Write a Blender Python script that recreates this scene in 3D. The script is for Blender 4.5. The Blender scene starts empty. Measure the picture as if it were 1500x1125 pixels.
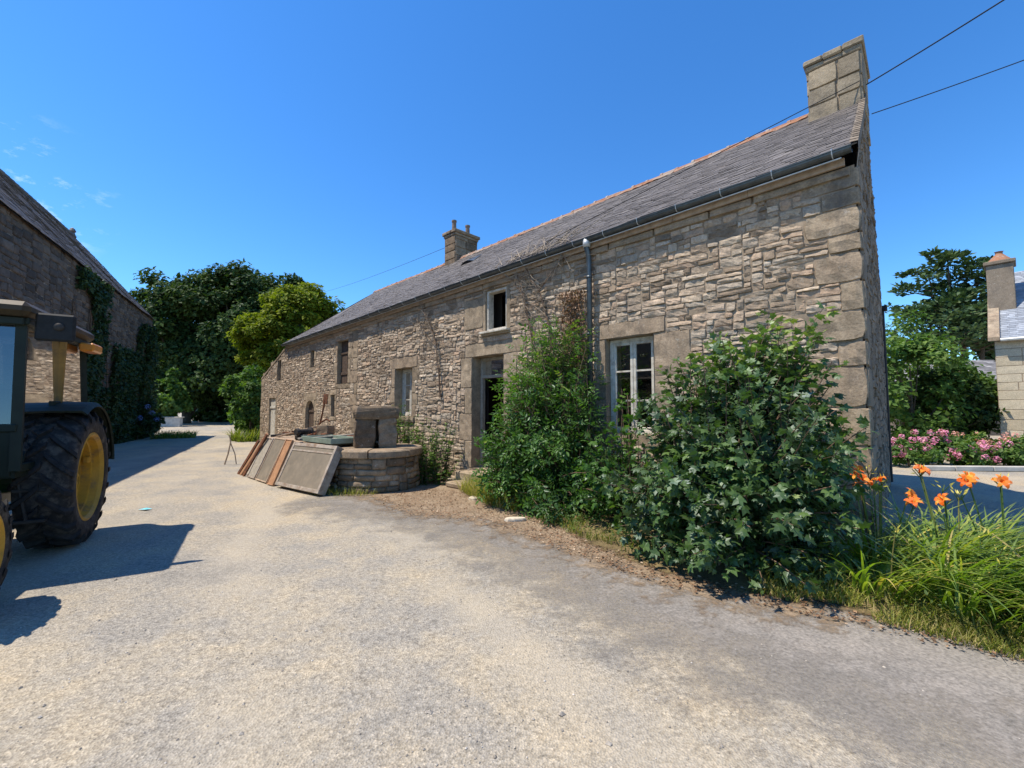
import bpy, math, random
import numpy as np
from mathutils import Vector, noise as mnoise
R = math.radians
rng = np.random.default_rng(7)
random.seed(7)
SC = bpy.context.scene
COL = SC.collection

# ------------------------------------------------------------------ materials
class NT:
    def __init__(self, name, world=False):
        if world:
            self.m = bpy.data.worlds.new(name)
        else:
            self.m = bpy.data.materials.new(name)
        self.m.use_nodes = True
        self.t = self.m.node_tree
        self.t.nodes.clear()
    def n(self, typ, **kw):
        nd = self.t.nodes.new('ShaderNode' + typ)
        for k, v in kw.items():
            if k.startswith('i_'):
                key = k[2:]
                key = int(key) if key.isdigit() else key.replace('_', ' ')
                s = nd.inputs[key]
                if isinstance(v, tuple) and len(v) == 2 and hasattr(v[0], 'outputs'):
                    self.t.links.new(v[0].outputs[v[1]], s)
                elif hasattr(v, 'outputs'):
                    self.t.links.new(v.outputs[0], s)
                else:
                    if isinstance(v, tuple) and len(v) == 3 and s.type == 'RGBA':
                        v = (*v, 1)
                    s.default_value = v
            else:
                setattr(nd, k, v)
        return nd
    def ramp(self, fac, stops, interp='LINEAR'):
        r = self.n('ValToRGB', i_0=fac)
        r.color_ramp.interpolation = interp
        els = r.color_ramp.elements
        while len(els) < len(stops):
            els.new(0.5)
        for e, (p, c) in zip(els, stops):
            e.position = p
            e.color = (*c, 1) if len(c) == 3 else c
        return r
    def mixc(self, fac, a, b, mode='MIX'):
        nd = self.n('MixRGB', blend_type=mode)
        for i, v in ((0, fac), (1, a), (2, b)):
            s = nd.inputs[i]
            if isinstance(v, tuple) and len(v) == 2 and hasattr(v[0], 'outputs'):
                self.t.links.new(v[0].outputs[v[1]], s)
            elif hasattr(v, 'outputs'):
                self.t.links.new(v.outputs[0], s)
            else:
                s.default_value = (*v, 1) if isinstance(v, tuple) else v
        return nd
    def math(self, op, a, b=0.0):
        return self.n('Math', operation=op, i_0=a, i_1=b)
    def coord(self, scale=1.0, world=True):
        if world:
            src = (self.n('NewGeometry'), 'Position')
        else:
            src = (self.n('TexCoord'), 'Object')
        sc = scale if isinstance(scale, tuple) else (scale,) * 3
        return self.n('Mapping', i_Vector=src, i_Scale=sc)
    def noise(self, co, scale, detail=4, rough=.6):
        return self.n('TexNoise', i_Vector=co, i_Scale=scale, i_Detail=detail, i_Roughness=rough)
    def attr(self, name='rnd'):
        return (self.n('Attribute', attribute_name=name), 'Fac')
    def bump(self, h, strength=.3, dist=.02, normal=None):
        b = self.n('Bump', i_Height=h, i_Strength=strength, i_Distance=dist)
        if normal:
            self.t.links.new(normal.outputs[0], b.inputs['Normal'])
        return b
    def out(self, shader, disp=None):
        o = self.n('OutputMaterial')
        self.t.links.new(shader.outputs[0], o.inputs['Surface'])
        return self.m
    def pbr(self, col, rough=.8, bump=None, spec=.3, metal=0.0, **kw):
        p = self.n('BsdfPrincipled', i_Base_Color=col, i_Roughness=rough, i_Metallic=metal, **kw)
        p.inputs['Specular IOR Level'].default_value = spec
        if bump:
            self.t.links.new(bump.outputs[0], p.inputs['Normal'])
        return self.out(p)

def simple(name, col, rough=.6, spec=.4, metal=0.0, var=.25, nscale=6.0, bump=.1, dirt=None):
    t = NT(name)
    co = t.coord(1.0)
    a = t.noise(co, nscale, 5)
    b = t.noise(co, nscale * 9, 3)
    lo = tuple(c * (1 - var) for c in col)
    hi = tuple(min(1, c * (1 + var)) for c in col)
    c = t.ramp(a, [(.3, lo), (.7, hi)])
    if dirt:
        f = t.ramp(t.noise(co, nscale * .7, 6, .7), [(.48, (0, 0, 0)), (.66, (1, 1, 1))])
        c = t.mixc(f, c, dirt)
    return t.pbr(c, rough, t.bump(b, bump, .005) if bump else None, spec, metal)

def stone_mat(name, stops, lichen=.5, orange=.35, dark=.0, rough=.9, blotch=(.75, 1.2)):
    t = NT(name)
    co = t.coord(1.0)
    base = t.ramp(t.attr(), stops, 'LINEAR')
    n1 = t.noise(co, 5, 6, .65)
    n2 = t.noise(co, 38, 5, .7)
    n3 = t.noise(co, 1.1, 4, .6)
    v = t.ramp(n1, [(.3, (blotch[0],) * 3), (.7, (blotch[1],) * 3)])
    c = t.mixc(1.0, base, v, 'MULTIPLY')
    v2 = t.ramp(n2, [(.32, (.62, .6, .58)), (.62, (1.12, 1.1, 1.08))])
    c = t.mixc(.8, c, v2, 'MULTIPLY')
    lf = t.ramp(t.noise(co, 9, 7, .75), [(.60, (0, 0, 0)), (.68, (lichen,) * 3)])
    c = t.mixc(lf, c, (.50, .47, .41))
    of = t.ramp(t.noise(t.coord((1, 1, 1.6)), 2.3, 7, .75), [(.61, (0, 0, 0)), (.72, (orange,) * 3)])
    c = t.mixc(of, c, (.36, .20, .085))
    df = t.ramp(t.noise(t.coord((1.4, 1.4, .5)), 1.7, 6, .7), [(.55, (0, 0, 0)), (.72, (.55 + dark,) * 3)])
    c = t.mixc(df, c, (.10, .09, .08))
    b = t.mixc(.5, n2, n1)
    return t.pbr(c, rough, t.bump(b, .7, .018), .2)

M = {}
M['stone'] = stone_mat('rubble_stone', [(0, (.20, .155, .11)), (.18, (.31, .245, .18)), (.36, (.40, .32, .235)), (.5, (.36, .31, .245)), (.66, (.47, .385, .285)), (.82, (.39, .285, .20)), (1, (.55, .465, .36))], .45, .4)
M['dressed'] = stone_mat('dressed_granite', [(0, (.25, .20, .14)), (.5, (.345, .28, .20)), (1, (.31, .24, .17))], .5, .4, .15, .9, (.62, 1.28))
M['grey_stone'] = stone_mat('weathered_gable_stone', [(0, (.13, .108, .082)), (.5, (.20, .165, .125)), (1, (.25, .21, .16))], .5, .1, .2)
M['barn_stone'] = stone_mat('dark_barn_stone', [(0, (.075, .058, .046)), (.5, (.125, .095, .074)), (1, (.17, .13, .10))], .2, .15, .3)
M['well_stone'] = stone_mat('mossy_well_stone', [(0, (.15, .108, .070)), (.5, (.25, .188, .125)), (1, (.35, .275, .19))], .75, .45, .25, .9, (.6, 1.3))
M['pale_block'] = stone_mat('pale_cut_block', [(0, (.46, .40, .29)), (.5, (.54, .48, .36)), (1, (.60, .53, .42))], .3, .12, -.25, .9, (.9, 1.08))
M['mortar'] = simple('lime_mortar', (.27, .215, .155), .95, .1, 0, .35, 8, .6)
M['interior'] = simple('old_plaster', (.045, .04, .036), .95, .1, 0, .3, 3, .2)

def slate_mat(name, stops, lich=.5):
    t = NT(name)
    co = t.coord(1.0)
    c = t.ramp(t.attr(), stops)
    n1 = t.noise(co, 3.0, 6, .7)
    n2 = t.noise(co, 30, 5, .7)
    c = t.mixc(1.0, c, t.ramp(n1, [(.3, (.72, .72, .72)), (.7, (1.2, 1.2, 1.2))]), 'MULTIPLY')
    lf = t.ramp(t.noise(co, 14, 7, .8), [(.60, (0, 0, 0)), (.74, (lich * .7,) * 3)])
    c = t.mixc(lf, c, (.26, .24, .21))
    of = t.ramp(t.noise(co, 1.3, 7, .7), [(.56, (0, 0, 0)), (.75, (.4,) * 3)])
    c = t.mixc(of, c, (.24, .19, .15))
    return t.pbr(c, t.ramp(n2, [(.3, (.5,) * 3), (.7, (.8,) * 3)]), t.bump(n2, .35, .006), .4)
M['slate'] = slate_mat('roof_slate', [(0, (.085, .075, .068)), (.35, (.112, .100, .091)), (.7, (.130, .116, .105)), (1, (.16, .145, .132))], .4)
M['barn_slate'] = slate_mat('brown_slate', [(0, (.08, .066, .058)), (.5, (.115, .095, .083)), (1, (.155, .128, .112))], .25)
M['blue_slate'] = slate_mat('blue_slate', [(0, (.20, .22, .25)), (.5, (.26, .29, .33)), (1, (.33, .36, .40))], .1)
M['mossy_slate'] = slate_mat('mossy_slate', [(0, (.16, .15, .14)), (.5, (.25, .235, .22)), (1, (.36, .34, .32))], .7)
def ridge_mat():
    t = NT('ridge_terracotta')
    co = t.coord(1.0)
    c = t.ramp(t.attr(), [(0, (.22, .10, .055)), (.5, (.31, .15, .085)), (.62, (.28, .18, .12)), (.9, (.40, .35, .30)), (1, (.50, .45, .40))])
    f = t.ramp(t.noise(co, 9, 6, .7), [(.5, (0, 0, 0)), (.66, (.75,) * 3)])
    c = t.mixc(f, c, (.30, .265, .23))
    return t.pbr(c, .85, t.bump(t.noise(co, 40, 4), .4, .006), .2)
M['ridge'] = ridge_mat()
M['zinc'] = simple('dark_zinc', (.075, .09, .10), .38, .5, .55, .3, 7, .05)
M['zinc_light'] = simple('pale_zinc', (.48, .50, .50), .45, .5, .3, .2, 9, .05)
M['white_paint'] = simple('aged_white_paint', (.52, .49, .42), .55, .4, 0, .12, 12, .15, (.30, .26, .20))
M['grey_paint'] = simple('grey_weathered_wood', (.29, .26, .21), .8, .2, 0, .25, 14, .3)
M['dark_wood'] = simple('dark_door_wood', (.085, .06, .045), .8, .2, 0, .35, 14, .3)
M['wood'] = simple('weathered_board', (.36, .27, .19), .85, .2, 0, .3, 10, .3)
M['orange_wood'] = simple('orange_board', (.34, .185, .10), .8, .2, 0, .22, 9, .25)
M['rust'] = simple('rusty_iron', (.15, .062, .032), .9, .2, .1, .5, 16, .4, (.07, .045, .035))
M['dark_iron'] = simple('dark_iron', (.045, .04, .036), .7, .3, .3, .4, 14, .2)
M['panel_grey'] = simple('grey_metal_panel', (.185, .158, .12), .6, .35, .1, .13, 5, .1, (.24, .20, .15))
M['panel_frame'] = simple('pale_panel_frame', (.33, .285, .235), .6, .35, .1, .25, 9, .2, (.21, .145, .10))
M['green_tray'] = simple('green_grey_sheet', (.20, .25, .20), .6, .4, .1, .25, 6, .1)
M['black'] = simple('black_rubber', (.018, .018, .018), .75, .3, 0, .3, 20, .3)
M['tyre'] = simple('dusty_tyre', (.028, .026, .025), .85, .25, 0, .35, 14, .4, (.10, .085, .07))
M['tyre_tread'] = simple('tyre_tread_rubber', (.020, .020, .021), .85, .25, 0, .35, 14, .4, (.045, .04, .036))
M['yellow'] = simple('yellow_wheel_paint', (.52, .27, .025), .55, .4, 0, .2, 6, .1, (.22, .13, .05))
M['roof_brown'] = simple('dark_brown_roof_paint', (.045, .03, .013), .6, .35, 0, .35, 5, .1, (.10, .06, .018))
M['dull_yellow'] = simple('dull_yellow_paint', (.30, .155, .03), .55, .4, 0, .25, 5, .1, (.12, .075, .03))
M['green_paint'] = simple('green_tractor_paint', (.025, .085, .022), .4, .5, 0, .2, 5, .05, (.06, .07, .045))
M['dark_green'] = simple('dark_cab_paint', (.012, .018, .011), .6, .3, 0, .25, 5, .05)
M['orange_lens'] = simple('orange_lens', (.60, .22, .03), .3, .5, 0, .1, 20, 0)
M['earth'] = simple('garden_earth', (.15, .10, .065), .95, .1, 0, .4, 9, .8, (.26, .20, .12))
M['bark'] = simple('tree_bark', (.085, .068, .05), .95, .1, 0, .4, 12, .8)
M['twig'] = simple('brown_twig', (.14, .095, .065), .9, .15, 0, .35, 20, .3)
M['dry_twig'] = simple('dry_grey_twig', (.27, .225, .175), .9, .15, 0, .3, 20, .3)
M['cable'] = simple('black_cable', (.012, .012, .014), .6, .3, 0, .1, 4, 0)
M['pot'] = simple('clay_pot', (.20, .15, .115), .85, .2, 0, .3, 9, .3)
M['blue_paper'] = simple('blue_paper', (.16, .52, .62), .7, .3, 0, .1, 30, 0)
M['concrete'] = simple('pale_concrete', (.48, .45, .39), .9, .15, 0, .2, 3, .2)
M['car_paint'] = simple('dark_car_paint', (.025, .03, .04), .2, .6, .2, .05, 2, 0)
M['chrome'] = simple('bright_metal', (.75, .75, .75), .15, .5, .9, .05, 2, 0)
M['lamp_glass'] = simple('headlight_glass', (.6, .6, .6), .1, .6, 0, .05, 2, 0)

def glass_mat(name, tint=(.9, .93, .92), refl=1.0, dark=0.0):
    t = NT(name)
    fr = t.n('Fresnel', i_IOR=1.52)
    f = t.math('MULTIPLY', fr, refl)
    tr = t.n('BsdfTransparent', i_Color=tint)
    gl = t.n('BsdfGlossy', i_Color=(1, 1, 1), i_Roughness=.03)
    mx = t.n('MixShader', i_0=f, i_1=tr, i_2=gl)
    if dark:
        di = t.n('BsdfDiffuse', i_Color=(.03, .035, .035))
        mx = t.n('MixShader', i_0=dark, i_1=mx, i_2=di)
    return t.out(mx)
M['glass'] = glass_mat('window_glass', refl=2.4)
M['cab_glass'] = glass_mat('dusty_cab_glass', (.42, .48, .47), 4.0, .1)

def leaf_mat(name, stops, trans=.3, gloss=.10, rough=.42, spread=.25):
    t = NT(name)
    co = t.coord(1.0)
    c = t.ramp(t.attr(), stops)
    n1 = t.noise(co, 1.5, 3)
    c = t.mixc(1.0, c, t.ramp(n1, [(.3, (1 - spread,) * 3), (.7, (1 + spread,) * 3)]), 'MULTIPLY')
    tc = t.mixc(1.0, c, (1.5, 1.75, .55), 'MULTIPLY')
    d = t.n('BsdfDiffuse', i_Color=c)
    tl = t.n('BsdfTranslucent', i_Color=tc)
    g = t.n('BsdfGlossy', i_Color=(.85, .92, 1.0), i_Roughness=rough)
    m1 = t.n('MixShader', i_0=trans, i_1=d, i_2=tl)
    fr = t.n('LayerWeight', i_Blend=.25)
    f = t.math('ADD', t.math('MULTIPLY', (fr, 'Fresnel'), gloss), gloss * .25)
    m2 = t.n('MixShader', i_0=f, i_1=m1, i_2=g)
    return t.out(m2)
M['maple_leaf'] = leaf_mat('dark_lobed_leaf', [(0, (.026, .058, .012)), (.55, (.052, .105, .020)), (.85, (.105, .175, .030)), (1, (.22, .28, .055))], .3, .15, .5)
M['elder_leaf'] = leaf_mat('bright_shrub_leaf', [(0, (.028, .075, .014)), (.5, (.055, .125, .022)), (.85, (.095, .18, .03)), (1, (.20, .24, .05))], .35, .08)
M['oak_leaf'] = leaf_mat('oak_leaf', [(0, (.014, .032, .009)), (.5, (.035, .065, .016)), (1, (.085, .125, .028))], .22, .04, .5)
M['lime_leaf'] = leaf_mat('yellow_green_leaf', [(0, (.075, .105, .010)), (.5, (.15, .185, .016)), (1, (.25, .265, .026))], .3, .03, .5)
M['hedge_leaf'] = leaf_mat('mid_green_leaf', [(0, (.034, .078, .016)), (.5, (.078, .145, .028)), (1, (.15, .22, .048))], .32, .05, .5)
M['ivy_leaf'] = leaf_mat('ivy_leaf', [(0, (.012, .03, .009)), (.5, (.028, .055, .014)), (1, (.06, .09, .022))], .15, .08, .45)
M['pine_leaf'] = leaf_mat('conifer_needle', [(0, (.024, .05, .024)), (.5, (.058, .10, .042)), (1, (.13, .165, .065))], .12, .03, .5)
M['grass'] = leaf_mat('grass_blade', [(0, (.075, .115, .018)), (.45, (.16, .19, .032)), (.75, (.28, .26, .07)), (1, (.42, .33, .15))], .35, .03, .5)
M['lily_leaf'] = leaf_mat('strap_leaf', [(0, (.075, .14, .015)), (.5, (.17, .25, .028)), (.85, (.30, .34, .055)), (1, (.46, .36, .10))], .4, .08, .4)
M['weed_leaf'] = leaf_mat('weed_leaf', [(0, (.05, .10, .02)), (.6, (.10, .16, .035)), (.85, (.17, .19, .05)), (1, (.26, .15, .07))], .35, .06, .5)
M['dry_leaf'] = leaf_mat('dry_leaf', [(0, (.10, .06, .035)), (.5, (.21, .12, .07)), (.85, (.31, .20, .12)), (1, (.46, .36, .26))], .1, .02, .6)
M['lily_petal'] = leaf_mat('orange_petal', [(0, (.72, .13, .015)), (.6, (.85, .22, .03)), (1, (.85, .36, .05))], .3, .04, .5, .1)
M['bud'] = leaf_mat('yellow_bud', [(0, (.55, .48, .10)), (1, (.72, .62, .22))], .3, .04, .5, .1)
M['pink_petal'] = leaf_mat('pink_petal', [(0, (.62, .16, .34)), (.6, (.72, .30, .46)), (1, (.78, .50, .56))], .25, .03, .5, .1)
M['peach_petal'] = leaf_mat('salmon_petal', [(0, (.62, .24, .22)), (1, (.74, .46, .40))], .25, .03, .5, .1)
M['blue_petal'] = leaf_mat('blue_petal', [(0, (.10, .14, .42)), (1, (.22, .28, .55))], .25, .03, .5, .1)

def ground_mat():
    t = NT('gravel_yard')
    co = t.coord(1.0)
    big = t.noise(co, .33, 5, .62)
    mid = t.noise(co, 1.3, 6, .65)
    fine = t.noise(co, 30, 5, .75)
    grit = t.n('TexVoronoi', i_Vector=co, i_Scale=75.0)
    grit2 = t.n('TexVoronoi', i_Vector=co, i_Scale=190.0)
    sel = t.mixc(.22, t.mixc(.4, big, mid), t.noise(co, 6.5, 6, .75))
    c = t.ramp(sel, [(.36, (.225, .213, .19)), (.45, (.30, .277, .235)), (.53, (.372, .325, .247)), (.61, (.425, .352, .243))])
    c = t.mixc(1.0, c, t.ramp(fine, [(.28, (.52, .51, .5)), (.5, (.98, .98, .98)), (.72, (1.3, 1.29, 1.27))]), 'MULTIPLY')
    gc = t.n('SeparateColor', i_Color=(grit, 'Color'))
    c = t.mixc(.6, c, t.ramp((gc, 'Red'), [(0, (.60, .58, .55)), (.5, (1, 1, 1)), (.93, (1.15, 1.13, 1.1)), (1, (1.5, 1.45, 1.4))]), 'MULTIPLY')
    gc2 = t.n('SeparateColor', i_Color=(grit2, 'Color'))
    c = t.mixc(.5, c, t.ramp((gc2, 'Green'), [(0, (.66, .65, .63)), (.5, (1, 1, 1)), (1, (1.3, 1.3, 1.28))]), 'MULTIPLY')
    # faint wheel tracks along the lane, worn by traffic
    sp = t.n('SeparateXYZ', i_0=co)
    lane = t.math('ADD', t.math('MULTIPLY', (sp, 'X'), .87), t.math('MULTIPLY', (sp, 'Y'), .49))
    wob = t.math('MULTIPLY', t.noise(co, .22, 3), 2.2)
    tr_ = t.math('PINGPONG', t.math('ADD', lane, wob), .85)
    tk = t.n('MapRange', i_0=tr_, i_1=.4, i_2=.75, i_3=0.0, i_4=1.0)
    tk = t.math('MULTIPLY', tk, t.ramp(t.noise(co, .5, 5), [(.42, (0, 0, 0)), (.6, (.55,) * 3)]))
    c = t.mixc(tk, c, (.42, .365, .275))
    tar = t.ramp(t.noise(co, .8, 6, .7), [(.57, (0, 0, 0)), (.68, (.5,) * 3)])
    c = t.mixc(tar, c, (.23, .225, .21))
    h = t.mixc(.5, fine, (grit, 'Distance'))
    b1 = t.bump(h, .8, .016)
    b2 = t.bump(mid, .4, .05, b1)
    return t.pbr(c, .92, b2, .2)
M['ground'] = ground_mat()

def edge_mat(name, c0, c1, scale=6.0, hard=.12, gritcol=None):
    """a loose cover that breaks up into the ground at its edges (vertex attribute 'edge')"""
    t = NT(name)
    co = t.coord(1.0)
    n1 = t.noise(co, scale, 7, .75)
    n2 = t.noise(co, 45, 5, .7)
    c = t.ramp(t.noise(co, 3.2, 6, .7), [(.3, c0), (.7, c1)])
    c = t.mixc(.9, c, t.ramp(n2, [(.3, (.5, .48, .46)), (.65, (1.25, 1.2, 1.15))]), 'MULTIPLY')
    a = t.attr('edge')
    f = t.math('SUBTRACT', t.math('ADD', a, n1), 1.0)
    f = t.n('MapRange', i_0=f, i_1=-hard, i_2=hard, i_3=0.0, i_4=1.0)
    p = t.n('BsdfPrincipled', i_Base_Color=c, i_Roughness=.95)
    p.inputs['Specular IOR Level'].default_value = .1
    t.t.links.new(t.bump(n2, .6, .01).outputs[0], p.inputs['Normal'])
    tr = t.n('BsdfTransparent')
    return t.out(t.n('MixShader', i_0=f, i_1=tr, i_2=p))
M['dirt'] = edge_mat('brown_dirt', (.185, .135, .09), (.31, .25, .18), 5.0, .1)
M['tar'] = edge_mat('old_tarmac', (.20, .193, .178), (.29, .27, .24), 3.0, .22)
M['bed'] = edge_mat('bed_soil', (.10, .075, .045), (.22, .18, .09), 7.0, .1)

# ------------------------------------------------------------------ mesh helpers
class MB:
    def __init__(self):
        self.v, self.f, self.r, self.m = [], [], [], []
        self.nv = 0
    def add(self, vs, fs, rnd=None, m=0):
        o = self.nv
        self.v.extend([tuple(map(float, p)) for p in vs])
        self.nv += len(vs)
        if rnd is None:
            rnd = random.random()
        for f in fs:
            self.f.append(tuple(i + o for i in f))
            self.r.append(rnd)
            self.m.append(m)
    def box(self, x0, x1, y0, y1, z0, z1, m=0, rnd=None, tf=None, bev=0.0, jit=0.0):
        if bev > 0:
            vs, fs = bevbox(x0, x1, y0, y1, z0, z1, bev)
        else:
            vs = [(x, y, z) for x in (x0, x1) for y in (y0, y1) for z in (z0, z1)]
            fs = [(0, 1, 3, 2), (4, 6, 7, 5), (0, 4, 5, 1), (2, 3, 7, 6), (0, 2, 6, 4), (1, 5, 7, 3)]
        if jit:
            vs = [tuple(c + random.uniform(-jit, jit) for c in p) for p in vs]
        if tf:
            vs = [tf(*p) for p in vs]
        self.add(vs, fs, rnd, m)
    def tube(self, pts, rad, n=6, m=0, rnd=None, cap=True):
        pts = [Vector(p) for p in pts]
        if not hasattr(rad, '__len__'):
            rad = [rad] * len(pts)
        rings = []
        up = Vector((0.13, .21, 1)).normalized()
        prev = None
        for i, p in enumerate(pts):
            tdir = (pts[min(i + 1, len(pts) - 1)] - pts[max(i - 1, 0)])
            if tdir.length < 1e-9:
                tdir = Vector((0, 0, 1))
            tdir.normalize()
            if prev is None:
                a = tdir.cross(up)
                if a.length < .05:
                    a = tdir.cross(Vector((1, 0, 0)))
            else:
                a = prev - tdir * prev.dot(tdir)
            a.normalize()
            prev = a
            b = tdir.cross(a)
            rings.append([p + (a * math.cos(2 * math.pi * k / n) + b * math.sin(2 * math.pi * k / n)) * rad[i] for k in range(n)])
        vs = [q for r in rings for q in r]
        fs = []
        for i in range(len(pts) - 1):
            for k in range(n):
                fs.append((i * n + k, i * n + (k + 1) % n, (i + 1) * n + (k + 1) % n, (i + 1) * n + k))
        if cap:
            fs.append(tuple(range(n - 1, -1, -1)))
            fs.append(tuple((len(pts) - 1) * n + k for k in range(n)))
        self.add(vs, fs, rnd, m)
    def lathe(self, prof, n=32, axis='z', tf=None, m=0, rnd=None, close=False):
        vs = []
        for (r, h) in prof:
            for k in range(n):
                a = 2 * math.pi * k / n
                p = (r * math.cos(a), r * math.sin(a), h) if axis == 'z' else (r * math.cos(a), h, r * math.sin(a))
                vs.append(tf(*p) if tf else p)
        fs = []
        L = len(prof)
        for i in range(L if close else L - 1):
            j = (i + 1) % L
            for k in range(n):
                fs.append((i * n + k, i * n + (k + 1) % n, j * n + (k + 1) % n, j * n + k))
        self.add(vs, fs, rnd, m)
    def build(self, name, mats, parent=None, origin=None, smooth=False, loc=None):
        v = np.array(self.v, dtype=np.float32).reshape(-1, 3)
        if origin is not None:
            v = v - np.array(origin, dtype=np.float32)
        return mesh_obj(name, v, self.f, mats, parent, loc if loc is not None else origin, np.array(self.r, dtype=np.float32), np.array(self.m, dtype=np.int32), smooth)

def bevbox(x0, x1, y0, y1, z0, z1, b):
    X, Y, Z = (x0, x1), (y0, y1), (z0, z1)
    b = min(b, (x1 - x0) * .45, (y1 - y0) * .45, (z1 - z0) * .45)
    vs, idx = [], {}
    for i in (0, 1):
        for j in (0, 1):
            for k in (0, 1):
                sx, sy, sz = (1 if i == 0 else -1), (1 if j == 0 else -1), (1 if k == 0 else -1)
                for ax in range(3):
                    p = [X[i], Y[j], Z[k]]
                    for q, s in ((0, sx), (1, sy), (2, sz)):
                        if q != ax:
                            p[q] += s * b
                    idx[(i, j, k, ax)] = len(vs)
                    vs.append(tuple(p))
    fs = []
    for ax in range(3):
        o = [q for q in range(3) if q != ax]
        for s in (0, 1):
            def key(a, c):
                t = [0, 0, 0]
                t[ax] = s
                t[o[0]] = a
                t[o[1]] = c
                return idx[(*t, ax)]
            fs.append((key(0, 0), key(1, 0), key(1, 1), key(0, 1)))
        for a in (0, 1):
            for c in (0, 1):
                def k2(e, fax):
                    t = [0, 0, 0]
                    t[ax] = e
                    t[o[0]] = a
                    t[o[1]] = c
                    return idx[(*t, fax)]
                fs.append((k2(0, o[0]), k2(1, o[0]), k2(1, o[1]), k2(0, o[1])))
    for i in (0, 1):
        for j in (0, 1):
            for k in (0, 1):
                fs.append((idx[(i, j, k, 0)], idx[(i, j, k, 1)], idx[(i, j, k, 2)]))
    return vs, fs

def fast_mesh(name, v, sizes, idx):
    me = bpy.data.meshes.new(name)
    me.vertices.add(len(v))
    me.vertices.foreach_set('co', np.ascontiguousarray(v, dtype=np.float32).ravel())
    me.loops.add(len(idx))
    me.loops.foreach_set('vertex_index', idx.astype(np.int32))
    me.polygons.add(len(sizes))
    st = np.concatenate([[0], np.cumsum(sizes)[:-1]]).astype(np.int32)
    me.polygons.foreach_set('loop_start', st)
    try:
        me.polygons.foreach_set('loop_total', sizes.astype(np.int32))
    except Exception:
        pass
    return me

def mesh_obj(name, v, faces, mats, parent=None, loc=None, rnd=None, mi=None, smooth=False):
    if isinstance(faces, np.ndarray):
        sizes = np.full(len(faces), faces.shape[1], dtype=np.int32)
        idx = faces.ravel()
    else:
        sizes = np.fromiter((len(f) for f in faces), dtype=np.int32, count=len(faces))
        idx = np.fromiter((i for f in faces for i in f), dtype=np.int32)
    me = fast_mesh(name, v, sizes, idx)
    for m in (mats if isinstance(mats, (list, tuple)) else [mats]):
        me.materials.append(M[m] if isinstance(m, str) else m)
    if mi is not None:
        me.polygons.foreach_set('material_index', np.asarray(mi, dtype=np.int32))
    me.polygons.foreach_set('use_smooth', np.full(len(sizes), bool(smooth)))
    me.update(calc_edges=True)
    me.validate()
    if rnd is not None and len(rnd) == len(me.polygons):
        a = me.attributes.new('rnd', 'FLOAT', 'FACE')
        a.data.foreach_set('value', np.asarray(rnd, dtype=np.float32))
    o = bpy.data.objects.new(name, me)
    COL.objects.link(o)
    if parent is not None:
        o.parent = parent
    if loc is not None:
        o.location = tuple(map(float, loc))
    return o

def tag(o, label=None, cat=None, group=None, kind=None):
    if label: o['label'] = label
    if cat: o['category'] = cat
    if group: o['group'] = group
    if kind: o['kind'] = kind
    return o

def thing(name, label, cat, loc=(0, 0, 0), rz=0.0, group=None):
    o = bpy.data.objects.new(name, None)
    COL.objects.link(o)
    o.location = tuple(map(float, loc))
    o.rotation_euler = (0, 0, rz)
    o.empty_display_size = .3
    return tag(o, label, cat, group)

def copy_tree(o, parent=None):
    c = o.copy()
    COL.objects.link(c)
    if parent is not None:
        c.parent = parent
    for ch in list(o.children):
        copy_tree(ch, c)
    return c

def sm(a, b, x):
    t = np.clip((x - a) / (b - a), 0, 1)
    return t * t * (3 - 2 * t)

def nz(x, y, z=0.0):
    return mnoise.noise(Vector((x, y, z)))

# ---- leaves: instances of a small template baked into one mesh
def leaf_arrays(cen, dirs, nrm, size, tv, tf, rnd):
    """cen,dirs,nrm (N,3); size (N,); template verts tv (k,3) [side, along, normal]; tf (m,q) faces"""
    d = dirs / (np.linalg.norm(dirs, axis=1, keepdims=True) + 1e-9)
    s = np.cross(d, nrm)
    s /= (np.linalg.norm(s, axis=1, keepdims=True) + 1e-9)
    n = np.cross(s, d)
    tv = np.asarray(tv, dtype=np.float64)
    v = cen[:, None, :] + size[:, None, None] * (tv[None, :, 0:1] * s[:, None, :] + tv[None, :, 1:2] * d[:, None, :] + tv[None, :, 2:3] * n[:, None, :])
    k = len(tv)
    N = len(cen)
    tf = np.asarray(tf)
    f = (tf[None, :, :] + (np.arange(N) * k)[:, None, None]).reshape(-1, tf.shape[1])
    r = np.repeat(rnd, len(tf))
    return v.reshape(-1, 3), f, r

def merge_arrays(parts):
    vs, fs, rs, o = [], [], [], 0
    for v, f, r in parts:
        vs.append(v); fs.append(f + o); rs.append(r); o += len(v)
    return np.concatenate(vs), np.concatenate(fs), np.concatenate(rs)

def leaf_obj(name, arr, mats, parent=None, origin=None, mi=None, smooth=False):
    v, f, r = arr
    if origin is not None:
        v = v - np.asarray(origin)
    return mesh_obj(name, v, f, mats, parent, origin, r, mi, smooth)

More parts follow.
